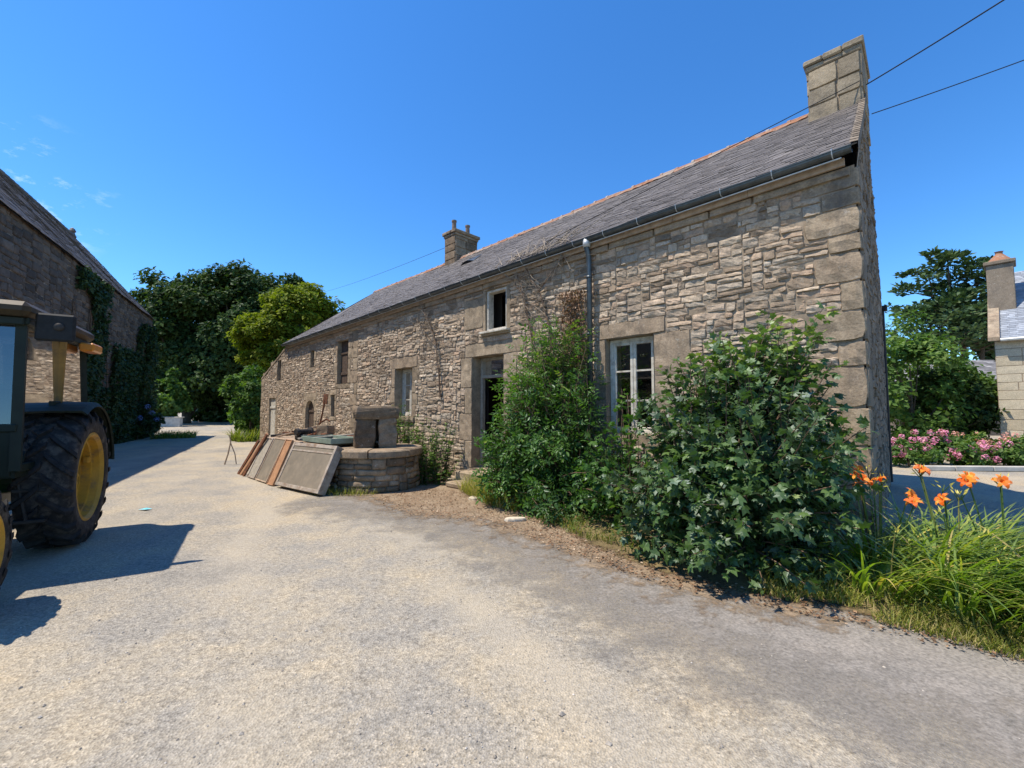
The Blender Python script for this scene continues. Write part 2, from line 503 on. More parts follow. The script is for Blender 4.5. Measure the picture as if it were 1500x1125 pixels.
T_QUAD = ([(0, 0, 0), (.32, .45, .06), (0, 1, -.06), (-.32, .45, .06)], [(0, 1, 2), (0, 2, 3)])
T_BLADE = ([(-.03, 0, 0), (.03, 0, 0), (-.026, .4, .02), (.026, .4, .02), (-.016, .75, .0), (.016, .75, .0), (0, 1, -.08)], None)
MAPLE_V = [(0, .02, 0), (.17, -.02, -.02), (.46, .12, -.05), (.27, .28, .02), (.52, .55, -.07), (.2, .58, .02), (0, 1.0, -.08),
           (-.2, .58, .02), (-.52, .55, -.07), (-.27, .28, .02), (-.46, .12, -.05), (-.17, -.02, -.02), (0, .4, .05)]
MAPLE_F = [(12, i, (i + 1) % 12) for i in range(12)]
def unit(a):
    return a / (np.linalg.norm(a, axis=-1, keepdims=True) + 1e-9)
def rdir(n):
    return unit(rng.normal(size=(n, 3)))

# ------------------------------------------------------------------ camera
F = 630.0
cam = bpy.data.cameras.new('camera')
cam.sensor_width = 36.0
cam.lens = F / 1500 * 36
cam.clip_end = 3000
cam.clip_start = .05
co = bpy.data.objects.new('camera', cam)
COL.objects.link(co)
co.location = (0, 0, 1.6)
co.rotation_euler = (R(90) + math.atan(37.5 / F), 0, 0)
SC.camera = co

# ------------------------------------------------------------------ light
sun_dir = Vector((-.985, -.17, 0)).normalized() * math.cos(R(63)) + Vector((0, 0, math.sin(R(63))))
sl = bpy.data.lights.new('sun', 'SUN')
sl.energy = 4.75
sl.angle = R(.55)
sl.color = (1.0, .90, .76)
so = bpy.data.objects.new('sun', sl)
COL.objects.link(so)
so.rotation_euler = sun_dir.to_track_quat('Z', 'Y').to_euler()
w = NT('World', True)
SC.world = w.m
sky = w.n('TexSky', sky_type='NISHITA')
sky.sun_disc = False
sky.sun_elevation = R(63)
sky.sun_rotation = math.atan2(sun_dir.x, sun_dir.y)
sky.altitude = 50
sky.air_density = 1.0
sky.dust_density = .1
sky.ozone_density = 2.2
tc = w.n('TexCoord')
hs = w.n('HueSaturation', i_Saturation=1.25, i_Value=1.0, i_Color=sky)
hs = w.mixc(1.0, hs, (.74, 1.03, 1.24), 'MULTIPLY')
# thin wisps of cloud low on the left
d0 = Vector((-1.13, .95, .50)).normalized()
dp = w.n('VectorMath', operation='DOT_PRODUCT', i_0=(tc, 'Generated'), i_1=tuple(d0))
mk = w.n('MapRange', i_0=(dp, 'Value'), i_1=math.cos(R(7)), i_2=math.cos(R(1)), i_3=0.0, i_4=1.0)
mp = w.n('Mapping', i_Vector=(tc, 'Generated'), i_Scale=(11.0, 11.0, 26.0), i_Rotation=(0, .35, 0))
cn = w.noise(mp, 1.6, 7, .7)
cr = w.ramp(cn, [(.54, (0, 0, 0)), (.85, (1, 1, 1))])
cf = w.math('MULTIPLY', mk, cr)
cf = w.math('MULTIPLY', cf, .5)
mixw = w.mixc(cf, hs, (9.0, 9.4, 10.0))
bg = w.n('Background', i_Color=mixw, i_Strength=.132)
wo = w.n('OutputWorld')
w.t.links.new(bg.outputs[0], wo.inputs['Surface'])
SC.view_settings.view_transform = 'Standard'
SC.view_settings.look = 'None'
SC.view_settings.exposure = 0.56
SC.view_settings.gamma = 1.0

# ------------------------------------------------------------------ house frame
C = np.array([4.0543, 4.9, 0.0])
DV = np.array([-.71748, .69658, 0.0])
NV = np.array([-.69658, -.71748, 0.0])
def W(s, y, z):
    return C + DV * s + NV * y + np.array([0, 0, z])
HANG = math.atan2(DV[1], DV[0])

# ------------------------------------------------------------------ ground
def gz(x, y):
    return .02 * nz(x * .35, y * .35, 3.1) + .008 * nz(x * 1.3, y * 1.3, 7.7)
ax = np.concatenate([-np.geomspace(900, 26, 16), np.arange(-25, 25.01, .5), np.geomspace(26, 900, 16)])
ay = np.concatenate([-np.geomspace(300, 6, 8), np.arange(-5, 32.01, .5), np.geomspace(33, 1500, 18)])
gv = np.array([(x, y, gz(x, y) * float(1 - sm(25, 40, np.hypot(x, y)))) for y in ay for x in ax])
nx = len(ax)
gf = np.array([(j * nx + i, j * nx + i + 1, (j + 1) * nx + i + 1, (j + 1) * nx + i) for j in range(len(ay) - 1) for i in range(nx - 1)])
tag(mesh_obj('ground', gv, gf, 'ground', smooth=True), kind='structure')

def cover(name, outline, mat, z, kind='structure', res=.14, fade=.55, bump=0.0):
    """a thin loose cover on the ground whose edge breaks up"""
    P = np.array(outline)
    x0, y0 = P.min(0) - .3
    x1, y1 = P.max(0) + .3
    xs, ys = np.arange(x0, x1, res), np.arange(y0, y1, res)
    X, Y = np.meshgrid(xs, ys)
    Q = np.stack([X.ravel(), Y.ravel()], 1)
    inside = np.zeros(len(Q), bool)
    dist = np.full(len(Q), 1e9)
    for i in range(len(P)):
        a, b = P[i], P[(i + 1) % len(P)]
        cond = ((a[1] > Q[:, 1]) != (b[1] > Q[:, 1]))
        xi = (b[0] - a[0]) * (Q[:, 1] - a[1]) / (b[1] - a[1] + 1e-12) + a[0]
        inside ^= cond & (Q[:, 0] < xi)
        ab = b - a
        t = np.clip(((Q - a) @ ab) / (ab @ ab), 0, 1)
        dist = np.minimum(dist, np.linalg.norm(Q - (a + t[:, None] * ab), axis=1))
    sd = np.where(inside, dist, -dist)
    e = np.clip(.5 + sd / fade * .5, 0, 1.0)
    zz = np.array([gz(*q) for q in Q]) + z + bump * sm(0, .7, sd) - .05 * sm(0.0, -.25, sd) * 0
    n = len(xs)
    f = np.array([(j * n + i, j * n + i + 1, (j + 1) * n + i + 1, (j + 1) * n + i) for j in range(len(ys) - 1) for i in range(n - 1)])
    keep = (sd[f] > -fade).any(1)
    f = f[keep]
    o = mesh_obj(name, np.c_[Q, zz], f, mat, smooth=True)
    a = o.data.attributes.new('edge', 'FLOAT', 'POINT')
    a.data.foreach_set('value', e.astype(np.float32))
    return tag(o, kind=kind)
# darker tarmac band along the house, brown earth in front of the well, planted strip by the wall
cover('tarmac_patch', [(-3.6, 7.4), (-1.6, 6.5), (-.1, 4.9), (1.0, 3.2), (2.6, 1.7), (3.6, .8), (5, 2), (3.5, 3.4), (1.6, 5), (.3, 7), (-1, 9), (-2.5, 8.8)], 'tar', .005, fade=1.4)
cover('dirt_patch', [(-3.2, 8.4), (-2.1, 7.3), (-1.5, 6.6), (-.5, 6.25), (.25, 5.3), (1.05, 4.3), (1.6, 3.75), (2.4, 3.4), (2.6, 3.6), (1.8, 5), (.5, 7), (-.5, 8.9), (-1.6, 10)], 'dirt', .011, fade=1.25)
cover('planted_bed', [tuple(W(6.1, .05, 0)[:2]), (-.75, 8.2), (-.15, 7.15), (.45, 6.3), (1.0, 5.1), (1.45, 4.35), (2.05, 3.85), (2.6, 3.6), (3.3, 2.95), (4.2, 2.2), (6.2, 1.6), (7.3, 3.2), (6.6, 5.2), (5.4, 6.2), tuple(W(0, .05, 0)[:2])], 'bed', .017, fade=.35, bump=.07)

# ------------------------------------------------------------------ stones
def stone(mb, u0, u1, v0, v1, tf, D, gap=.008, m=0, rnd=None, rough=1.0, nu=None, nvv=None, tilt=.012, edge=.13, warp=0.0):
    if rnd is None:
        rnd = random.random()
    wU, hV = u1 - u0, v1 - v0
    nu = nu or max(2, min(7, int(wU / .065) + 1))
    nvv = nvv or max(2, min(4, int(hV / .04) + 1))
    e_u = min(edge, .013 / wU)
    e_v = min(edge, .012 / hV)
    us = [0, e_u] + [e_u + (1 - 2 * e_u) * k / nu for k in range(1, nu)] + [1 - e_u, 1]
    vs_ = [0, e_v] + [e_v + (1 - 2 * e_v) * k / nvv for k in range(1, nvv)] + [1 - e_v, 1]
    sd = random.random() * 100
    tu, tv = random.uniform(-tilt, tilt), random.uniform(-tilt, tilt)
    cr = random.uniform(.0, .26) * min(wU, hV) * rough
    V = []
    NU, NVV = len(us), len(vs_)
    for j, b in enumerate(vs_):
        for i, a in enumerate(us):
            x = u0 + gap + (wU - 2 * gap) * a
            z = v0 + gap + (hV - 2 * gap) * b
            ring = min(i, j, NU - 1 - i, NVV - 1 - j)
            # pull the corners in
            da, db = min(a, 1 - a) * wU, min(b, 1 - b) * hV
            if da < cr and db < cr and cr > 0:
                k = (1 - da / cr) * (1 - db / cr) * .45
                x += (cr * k) * (1 if a < .5 else -1)
                z += (cr * k) * (1 if b < .5 else -1)
            if warp:
                x += warp * nz(x * 3.1, z * 3.1, 1.7)
                z += warp * (1.2 * nz(x * 2.3, z * 3.0, 9.2) + 1.6 * nz(x * .8, z * 1.1, 4.4))
            x += .011 * rough * nz(a * 4 + sd, b * 4, 2.2)
            z += .011 * rough * nz(a * 5, b * 4 + sd, 5.2)
            if ring == 0:
                h = -.014
            else:
                h = D * (.8 if ring == 1 else 1.0) + (a - .5) * tu * 2 + (b - .5) * tv * 2
                h += rough * (.013 * nz(x * 7 + sd, z * 11, sd) + .012 * nz(x * 19, z * 23, sd))
            V.append(tf(x, z, h))
    fs = []
    for j in range(NVV - 1):
        for i in range(NU - 1):
            q = j * NU + i
            fs.append((q, q + 1, q + NU + 1, q + NU))
    mb.add(V, fs, rnd, m)

def rubble(mb, u0, u1, v0, v1, blocked, tf, ok=None, cu=.06, cv=.05, wr=(3, 9), hr=(2, 4), D=(.01, .05), m=0, seed=1, warp=.02, rough=1.0):
    rs = random.Random(seed)
    NU, NVV = int(round((u1 - u0) / cu)), int(round((v1 - v0) / cv))
    occ = np.zeros((NU, NVV), bool)
    uc = u0 + (np.arange(NU) + .5) * cu
    vc = v0 + (np.arange(NVV) + .5) * cv
    for (a, b, c, d) in blocked:
        occ[np.ix_((uc > a) & (uc < b), (vc > c) & (vc < d))] = True
    if ok:
        for i in range(NU):
            for j in range(NVV):
                if not ok(uc[i], vc[j]):
                    occ[i, j] = True
    E_ = np.zeros((NU + 2, NVV), bool)
    rowh = [rs.choices(range(hr[0], hr[1] + 1), weights=[4, 3, 1, 1, 1][:hr[1] - hr[0] + 1])[0] for _ in range(NVV)]
    for j in range(NVV):
        i = 0
        while i < NU:
            if occ[i, j]:
                i += 1
                continue
            run = 0
            while i + run < NU and not occ[i + run, j] and run < wr[1] + 2:
                run += 1
            wd = rs.randint(*wr)
            if run - wd < 2:
                wd = min(run, wd + 2)
            if j > 0 and E_[i + wd, j - 1] and wd < run:
                wd = wd + 1 if (rs.random() < .5 or wd <= wr[0]) else wd - 1
            hd = rs.choices(range(hr[0], hr[1] + 1), weights=[4, 3, 2, 1, 1][:hr[1] - hr[0] + 1])[0]
            if rs.random() < .62:
                hd = rowh[j]
            if wd > 6 and hd > hr[0] and rs.random() < .5:
                hd -= 1
            k = 1
            while k < hd and j + k < NVV and not occ[i:i + wd, j + k].any():
                k += 1
            # absorb a thin leftover above
            if j + k < NVV and not occ[i:i + wd, j + k].any() and (j + k + 1 >= NVV or occ[i:i + wd, j + k + 1].all()):
                k += 1
            occ[i:i + wd, j:j + k] = True
            E_[i, j:j + k] = True
            E_[i + wd, j:j + k] = True
            stone(mb, u0 + i * cu, u0 + (i + wd) * cu, v0 + j * cv, v0 + (j + k) * cv, tf, rs.uniform(*D), rs.uniform(-.004, .004), m, rs.random(), rough, warp=warp)
            i += wd

def holed(mb, u0, u1, v0, v1, holes, tf, top=None, m=0, step=None):
    """flat sheet with rectangular holes; top(u) clips its upper edge"""
    us = sorted({u0, u1, *[h[0] for h in holes], *[h[1] for h in holes], *([] if step is None else list(np.arange(u0, u1, step)))})
    us = [u for u in us if u0 <= u <= u1]
    vs = sorted({v0, v1, *[h[2] for h in holes], *[h[3] for h in holes]})
    for a, b in zip(us[:-1], us[1:]):
        for c, d in zip(vs[:-1], vs[1:]):
            mu, mv = (a + b) / 2, (c + d) / 2
            if any(h[0] < mu < h[1] and h[2] < mv < h[3] for h in holes):
                continue
            ta, tb = (top(a), top(b)) if top else (1e9, 1e9)
            if c >= max(ta, tb):
                continue
            mb.add([tf(a, c, 0), tf(b, c, 0), tf(b, min(d, tb), 0), tf(a, min(d, ta), 0)], [(0, 1, 2, 3)], .5, m)

# ------------------------------------------------------------------ the stone house
house = thing('stone_house', 'long old stone farmhouse with grey slate roof and big chimney at its right gable', 'house', C, HANG)
eave = lambda s: 4.53 - .0165 * s
wall_top = lambda s: (eave(s) - .04) if s < 19.07 else (eave(19.07) - .04 - (s - 19.07) * .375)
LEND = 22.2
DEPTH = 6.0
# openings: s0,s1,z0,z1
OP = dict(rwin=(2.56, 3.42, 1.2, 2.79), upwin=(5.8, 6.45, 3.3, 4.22), door=(5.9, 6.9, .3, 2.78), lwin=(9.35, 10.2, 1.42, 2.73),
          hay=(13.15, 13.95, 2.47, 3.92), slit2=(15.95, 16.3, 3.2, 3.82), slit3=(19.55, 20.0, 2.87, 3.75), arch=(15.85, 16.65, .05, 1.95),
          slit4=(14.1, 14.38, 1.37, 2.1), wdoor=(20.1, 20.95, .05, 2.1))
tfF = lambda u, v, h: (u, h, v)
dress = []   # dressed stones: u0,u1,v0,v1
def jambs(op, side, wmin, wmax, hs, z0=None, z1=None):
    s0, s1, a, b = OP[op]
    z = a if z0 is None else z0
    top = b if z1 is None else z1
    out = []
    k = 0
    while z < top - .02:
        h = random.uniform(*hs)
        if top - z - h < hs[0] * .7:
            h = top - z
        wd = random.uniform(wmin, wmax) * (1.0 if k % 2 else .72)
        k += 1
        out.append((s1, s1 + wd, z, z + h) if side > 0 else (s0 - wd, s0, z, z + h))
        z += h
    return out
SUR = {k: [] for k in OP}
SUR['rwin'] = [(2.36, 3.56, 2.79, 3.05), (1.98, 2.56, 2.12, 2.79), (2.2, 2.56, 1.6, 2.12), (2.05, 2.56, 1.2, 1.6), (3.42, 3.6, 2.2, 2.79), (3.42, 3.75, 1.7, 2.2), (3.42, 3.58, 1.2, 1.7), (2.3, 3.66, 1.02, 1.2)]
SUR['upwin'] = [(6.53, 7.18, 3.42, 4.1), (6.45, 6.53, 3.3, 4.22), (5.68, 5.8, 3.3, 4.22), (5.7, 6.56, 3.2, 3.3)]
SUR['door'] = [(5.3, 7.16, 2.78, 3.08), (6.9, 7.3, 2.1, 2.78), (6.9, 7.16, 1.5, 2.1), (6.9, 7.34, .9, 1.5), (6.9, 7.14, .3, .9), (5.5, 5.9, 2.15, 2.78), (5.66, 5.9, 1.6, 2.15), (5.45, 5.9, 1.0, 1.6), (5.66, 5.9, .3, 1.0)]
SUR['lwin'] = [(9.1, 10.5, 2.73, 3.02)] + jambs('lwin', 1, .22, .38, (.3, .5)) + jambs('lwin', -1, .22, .38, (.3, .5)) + [(9.2, 10.35, 1.25, 1.42)]
SUR['hay'] = jambs('hay', 1, .18, .3, (.3, .5)) + jambs('hay', -1, .2, .42, (.3, .5)) + [(13.0, 14.1, 2.3, 2.47)]
for k in ('slit2', 'slit3', 'slit4'):
    s0, s1, a, b = OP[k]
    SUR[k] = jambs(k, 1, .14, .24, (.25, .4)) + jambs(k, -1, .14, .24, (.25, .4)) + [(s0 - .15, s1 + .15, b, b + .18), (s0 - .12, s1 + .12, a - .14, a)]
SUR['arch'] = jambs('arch', 1, .2, .34, (.3, .45)) + jambs('arch', -1, .2, .34, (.3, .45)) + [(15.6, 16.9, 1.95, 2.22)]
SUR['wdoor'] = jambs('wdoor', 1, .16, .3, (.3, .45)) + jambs('wdoor', -1, .16, .3, (.3, .45)) + [(19.95, 21.1, 2.1, 2.32)]
QUO = [(0, .42, .0, .38), (0, .62, .38, .80), (0, .34, .80, 1.18), (0, .25, 1.18, 1.62), (0, .6, 1.62, 2.1), (0, .26, 2.1, 2.4), (0, .54, 2.4, 2.76), (0, .21, 2.76, 3.1), (0, .45, 3.1, 3.46), (0, .31, 3.46, 3.68), (0, .54, 3.68, 4.0), (0, .36, 4.0, 4.22), (0, .55, 4.22, 4.47)]
# the corner of the older house half way along
JOI = []
z = .1
k = 0
while z < 4.1:
    h = random.uniform(.26, .42)
    JOI.append((12.45, 12.45 + (.5 if k % 2 else .3) + random.uniform(-.05, .08), z, min(z + h, 4.2)))
    z += h
    k += 1
ENDQ = []
z, k = 0.0, 0
while z < 3.0:
    h = random.uniform(.28, .4)
    ENDQ.append((LEND - (.5 if k % 2 else .3), LEND, z, min(z + h, 3.1)))
    z += h
    k += 1
blocked = [OP[k] for k in OP] + [r for k in SUR for r in SUR[k]] + QUO + JOI + ENDQ
# --- front wall
mb = MB()
holed(mb, 0.02, LEND, 0, 5, list(OP.values()), tfF, wall_top, 1, 1.0)
rubble(mb, 0, 12.45, 0, 4.5, blocked, tfF, lambda u, v: v < wall_top(u) - .12, .05, .037, (2, 9), (2, 4), (.006, .026), 0, 11, .012, 1.1)
rubble(mb, 12.45, LEND, 0, 4.5, blocked, tfF, lambda u, v: v < wall_top(u) - .05, .05, .037, (2, 7), (2, 3), (.005, .020), 0, 12, .01, 1.0)
for (a, b, c, d) in QUO + JOI + ENDQ:
    stone(mb, a - (.0 if a > 0 else .02), b, c, min(d, wall_top(a) - .02), tfF, random.uniform(.012, .03), .003, 2, None, 1.0, max(3, int((b - a) / .1)), 3, .004, .08)
# wall-head course under the eaves
s = .05
while s < 18.6:
    l = random.uniform(.5, 1.1)
    e = min(s + l, 18.8)
    zt = wall_top(s + l / 2)
    stone(mb, s, e, zt - .13, zt - .0, tfF, .06, .004, 2, None, .5, 3, 2, .004)
    s += l
# inner face and reveals of the openings (0.5 m thick wall)
for k, (s0, s1, a, b) in OP.items():
    y1 = {'upwin': -.16, 'door': -.34}.get(k, -.5)
    for q in ([(s0, 0.012, a), (s0, y1, a), (s0, y1, b), (s0, 0.012, b)], [(s1, 0.012, a), (s1, 0.012, b), (s1, y1, b), (s1, y1, a)],
              [(s0, 0.012, b), (s0, y1, b), (s1, y1, b), (s1, 0.012, b)], [(s0, 0.012, a), (s1, 0.012, a), (s1, y1, a), (s0, y1, a)]):
        mb.add(q, [(0, 1, 2, 3)], .35, 2)
mb.build('wall', ['stone', 'mortar', 'dressed'], house, smooth=False)
inner = MB()
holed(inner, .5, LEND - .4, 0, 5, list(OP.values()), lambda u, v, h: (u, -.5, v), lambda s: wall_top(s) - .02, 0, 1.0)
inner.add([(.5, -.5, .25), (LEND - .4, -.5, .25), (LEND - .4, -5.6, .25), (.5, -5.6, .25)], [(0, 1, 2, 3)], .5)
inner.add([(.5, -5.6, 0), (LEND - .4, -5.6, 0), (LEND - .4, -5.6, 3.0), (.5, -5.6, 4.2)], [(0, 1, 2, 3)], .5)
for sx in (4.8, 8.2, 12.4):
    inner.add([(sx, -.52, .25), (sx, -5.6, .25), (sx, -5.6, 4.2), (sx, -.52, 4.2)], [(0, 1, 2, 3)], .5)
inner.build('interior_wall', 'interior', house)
# surrounds: one per opening
for k in OP:
    mb = MB()
    for (a, b, c, d) in SUR[k]:
        sill = (d - c) < .19
        stone(mb, a, b, c, min(d, wall_top((a + b) / 2) - .13), tfF, .07 if (sill and k in ('lwin', 'upwin')) else random.uniform(.010, .022), .002, 0, None, .9, max(3, int((b - a) / .1)), max(2, int((d - c) / .12)), .004, .06)
    if k == 'arch':
        s0, s1, a, b = OP[k]
        n = 10
        cx, r = (s0 + s1) / 2, (s1 - s0) / 2
        arc = [(cx + r * math.cos(math.pi * i / n), b - .38 + .38 * math.sin(math.pi * i / n)) for i in range(n + 1)]
        for i in range(n):
            p, q = arc[i], arc[i + 1]
            mb.add([(p[0], .02, p[1]), (q[0], .02, q[1]), (q[0], .02, b + .01), (p[0], .02, b + .01), (p[0], -.3, p[1]), (q[0], -.3, q[1])], [(0, 1, 2, 3), (0, 4, 5, 1)], .5)
    nm = 'door_surround' if k in ('door', 'arch', 'wdoor') else 'window_surround'
    mb.build(nm, 'dressed', house, smooth=False)

# --- gables, back wall
tfG = lambda u, v, h: (-h + .032 * u, -u, v)         # right gable: plane s = 0, u = depth
gtop = lambda u: 4.45 + (7.0 - 4.45) * (1 - abs(u - 3) / 3.0)
mb = MB()
holed(mb, .0, DEPTH, 0, 8, [], tfG, gtop, 1, .5)
qg = [(0, .3 if i % 2 else .55, q[2], q[3]) for i, q in enumerate(QUO)] + [(DEPTH - (.3 if i % 2 else .55), DEPTH, q[2], q[3]) for i, q in enumerate(QUO)]
rubble(mb, 0, DEPTH, 0, 7, qg, tfG, lambda u, v: v < gtop(u) - .1, .07, .055, (3, 8), (2, 4), (.008, .03), 0, 21, .012, .7)
for (a, b, c, d) in qg:
    stone(mb, a, b, c, d, tfG, .03, .006, 0, None, .4, 3, 3, .003, .07)
mb.build('gable_wall', ['grey_stone', 'mortar'], house, smooth=False)
mb = MB()
mb.add([(.19, -DEPTH, 0), (LEND, -DEPTH, 0), (LEND, -DEPTH, 3.2), (18.9, -DEPTH, 4.2), (.19, -DEPTH, 4.48)], [(0, 1, 2, 3, 4)], .5)
mb.add([(LEND, 0, 0), (LEND, -DEPTH, 0), (LEND, -DEPTH, 3.2), (LEND, 0, 3.2)], [(0, 1, 2, 3)], .5)
mb.build('back_wall', 'grey_stone', house)

# --- roof
rid = lambda s: 7.06 - .012 * s - .05 * math.sin(math.pi * min(s, 17) / 17)
RL = 17.1
def roofp(s, t, lift=0.0):
    """t 0 at the eave, 1 at the ridge (front slope)"""
    ez = eave(s) + .12
    y = .17 + (-3.0 - .17) * t
    z = ez + (rid(s) - ez) * t + .018 * nz(s * .6, t * 2.2, 4.0) * 2 - .05 * math.sin(math.pi * t) * (1 - .3 * math.sin(s))
    ny, nzz = .61, .79
    return (s, y + ny * lift, z + nzz * lift)
mb = MB()
rows = 36
for r in range(rows):
    t0, t1 = r / rows, (r + 1.75) / rows
    tm = (r + .5) / rows
    smax = 19.2 - (19.2 - RL) * tm
    sk0 = -.03 + .1 * tm
    s = sk0 - (.11 if r % 2 else 0)
    while s < smax:
        wd = random.uniform(.19, .25)
        a, b = max(s, sk0), min(s + wd - .006, smax)
        s += wd
        if b - a < .03:
            continue
        dr = random.uniform(-.006, .006) + (random.random() < .012) * random.uniform(-.03, 0)
        l0, l1 = random.uniform(.008, .015), .002
        ta, tb = max(t0 + dr, 0 if r else -.005), min(t1, 1)
        sk = random.uniform(-.004, .004)
        vs = [roofp(a, ta, l0), roofp(b, ta + sk, l0 + random.uniform(-.004, .006)), roofp(b, tb, l1), roofp(a, tb, l1), roofp(a, ta, l0 - .016), roofp(b, ta + sk, l0 - .016)]
        mb.add(vs, [(0, 1, 2, 3), (0, 4, 5, 1), (0, 3, 4), (1, 5, 2)], min(1, max(0, random.gauss(.5, .17))))
# under-slab, back slope, hipped left end
n = 20
for i in range(n):
    a, b = .12 + (RL - .12) * i / n, .12 + (RL - .12) * (i + 1) / n
    for j in range(4):
        mb.add([roofp(a, j / 4, -.03), roofp(b, j / 4, -.03), roofp(b, (j + 1) / 4, -.03), roofp(a, (j + 1) / 4, -.03)], [(0, 1, 2, 3)], .4)
    mb.add([(a, -3.0, rid(a)), (b, -3.0, rid(b)), (b, -6.2, 4.4), (a + .07 * (i == 0), -6.2, 4.4)], [(0, 1, 2, 3)], .5)
mb.add([roofp(RL, 0, -.03), roofp(19.2, 0, -.03), roofp(RL, 1, -.03)], [(0, 1, 2)], .5)
mb.add([roofp(19.2, 0, 0), (19.2, -6.2, 4.2), (RL, -3.0, rid(RL))], [(0, 1, 2)], .5)
mb.add([(RL, -3, rid(RL)), (19.2, -6.2, 4.2), (RL, -6.2, 4.4)], [(0, 1, 2)], .5)
roof = mb.build('roof', 'slate', house)
mb = MB()                                   # ridge of terracotta tiles bedded in pale mortar
s = .86
while s < RL:
    l = .36
    e = min(s + l, RL)
    rr = random.uniform(.07, .08)
    pr = [(rr * math.cos(a), rr * math.sin(a)) for a in np.linspace(-.5, math.pi + .5, 9)]
    zz = rid(s) - .035 + random.uniform(-.008, .008)
    col = random.uniform(0, .75)
    for (x0, x1, k, cl) in ((s, e - .05, 1.0, col), (e - .055, e + .004, 1.16, random.uniform(.45, .85))):
        vs = [(x, -3.0 + p * k, zz + q * k) for x in (x0, x1) for (p, q) in pr]
        m_ = len(pr)
        mb.add(vs, [(i, i + 1, i + 1 + m_, i + m_) for i in range(m_ - 1)] + [tuple(range(m_)), tuple(range(2 * m_ - 1, m_ - 1, -1))], cl)
    # mortar bed, ragged
    vs = []
    s += l
for i in range(64):
    a = .9 + i * .25
    vs = []
    for q in range(4):
        x = a + q * .085
        vs += [(x, -3.0 + .085, rid(x) - .02), (x, -3.0 + .12 + random.uniform(0, .035), rid(x) - .085 + random.uniform(-.012, .0))]
    mb.add(vs, [(0, 1, 3, 2), (2, 3, 5, 4), (4, 5, 7, 6)], random.uniform(.3, .75))
mb.build('ridge_tiles', 'ridge', roof, smooth=False)
mb = MB()                                   # raised edge course on the right verge
for i in range(26):
    t0, t1 = i / 26, (i + 1) / 26
    a, b = roofp(-.02, t0, .03), roofp(-.02, t1, .03)
    k0, k1 = .1 * t0, .1 * t1
    mb.add([(-.04 + k0, a[1], a[2]), (.04 + k0, a[1], a[2] + .012), (.04 + k1, b[1], b[2] + .004), (-.04 + k1, b[1], b[2] - .008), (-.04 + k0, a[1], a[2] - .14), (-.04 + k1, b[1], b[2] - .14)], [(0, 1, 2, 3), (0, 3, 5, 4)], random.random())
mb.build('verge', 'grey_stone', roof)
# small roof window lying open as a dark curved flap
mb = MB()
for i in range(8):
    a0, a1 = i / 8, (i + 1) / 8
    lf = lambda a: .02 + .07 * math.sin(a * math.pi)
    p = [roofp(9.0 + .6 * a0, .63, lf(a0)), roofp(9.0 + .6 * a1, .63, lf(a1)), roofp(9.0 + .6 * a1, .74, .03), roofp(9.0 + .6 * a0, .74, .03)]
    q = [roofp(9.0 + .6 * a0, .63, 0), roofp(9.0 + .6 * a1, .63, 0)]
    mb.add(p, [(0, 1, 2, 3)], .9, 0)
    mb.add([p[0], p[1], q[1], q[0]], [(0, 1, 2, 3)], .5, 1)
mb.build('skylight', ['zinc', 'black'], roof)

# --- chimneys
def chimney(s0, s1, y0, y1, z0, z1, mat, cap=.07, pots=(), seed=3, nb=5):
    mb = MB()
    faces = [(lambda u, v, h: (u, y1 + h, v), s0, s1), (lambda u, v, h: (s0 - h, u, v), y0, y1), (lambda u, v, h: (s1 + h, u, v), y0, y1), (lambda u, v, h: (u, y0 - h, v), s0, s1)]
    mb.box(s0 + .01, s1 - .01, y0 + .01, y1 - .01, z0, z1, 1)
    rs = random.Random(seed)
    for tf, a, b in faces:
        z = z0
        while z < z1 - .22:
            h = rs.uniform(.2, .3)
            if z1 - .2 - (z + h) < .12:
                h = z1 - .2 - z
            u = a
            while u < b - .01:
                l = rs.uniform(.3, .55)
                if b - (u + l) < .16:
                    l = b - u
                stone(mb, u, u + l, z, z + h, tf, .02, .005, 0, rs.random(), .5, 3, 2, .006)
                u += l
            z += h
    # cap slab in two oversailing courses
    for (c, za, zb) in ((cap * .45, z1 - .2, z1 - .11), (cap, z1 - .11, z1)):
        n_ = 3
        for i in range(n_):
            xa, xb = s0 - c + (s1 - s0 + 2 * c) * i / n_, s0 - c + (s1 - s0 + 2 * c) * (i + 1) / n_
            mb.box(xa + .002, xb - .002, y0 - c, y1 + c, za + .001, zb + rs.uniform(-.006, .012), 0, rs.random(), None, .018, .006)
    ch = mb.build('chimney', [mat, 'mortar'], house, smooth=False)
    for (x, y, h, r_) in pots:
        pb = MB()
        pb.lathe([(r_ * .8, 0), (r_, .0), (r_ * .92, h * .3), (r_ * .85, h * .85), (r_ * 1.05, h * .87), (r_ * 1.05, h), (r_ * .8, h), (r_ * .75, h * .5)], 14, 'z', lambda a, b, c: (x + a, y + b, z1 + c))
        pb.build('chimney_pot', 'pot', ch, smooth=False)
M['chimney_stone'] = stone_mat('lichened_chimney_stone', [(0, (.19, .16, .115)), (.5, (.27, .23, .165)), (1, (.35, .29, .20))], .45, .4, .1)
chimney(.08, .80, -3.5, -2.45, 6.3, 7.70, 'chimney_stone', .055, (), 5)
chimney(11.05, 11.65, -3.75, -2.75, 6.1, 7.86, 'well_stone', .08, [(11.32, -2.9, .42, .085), (11.3, -3.5, .42, .085)], 6)

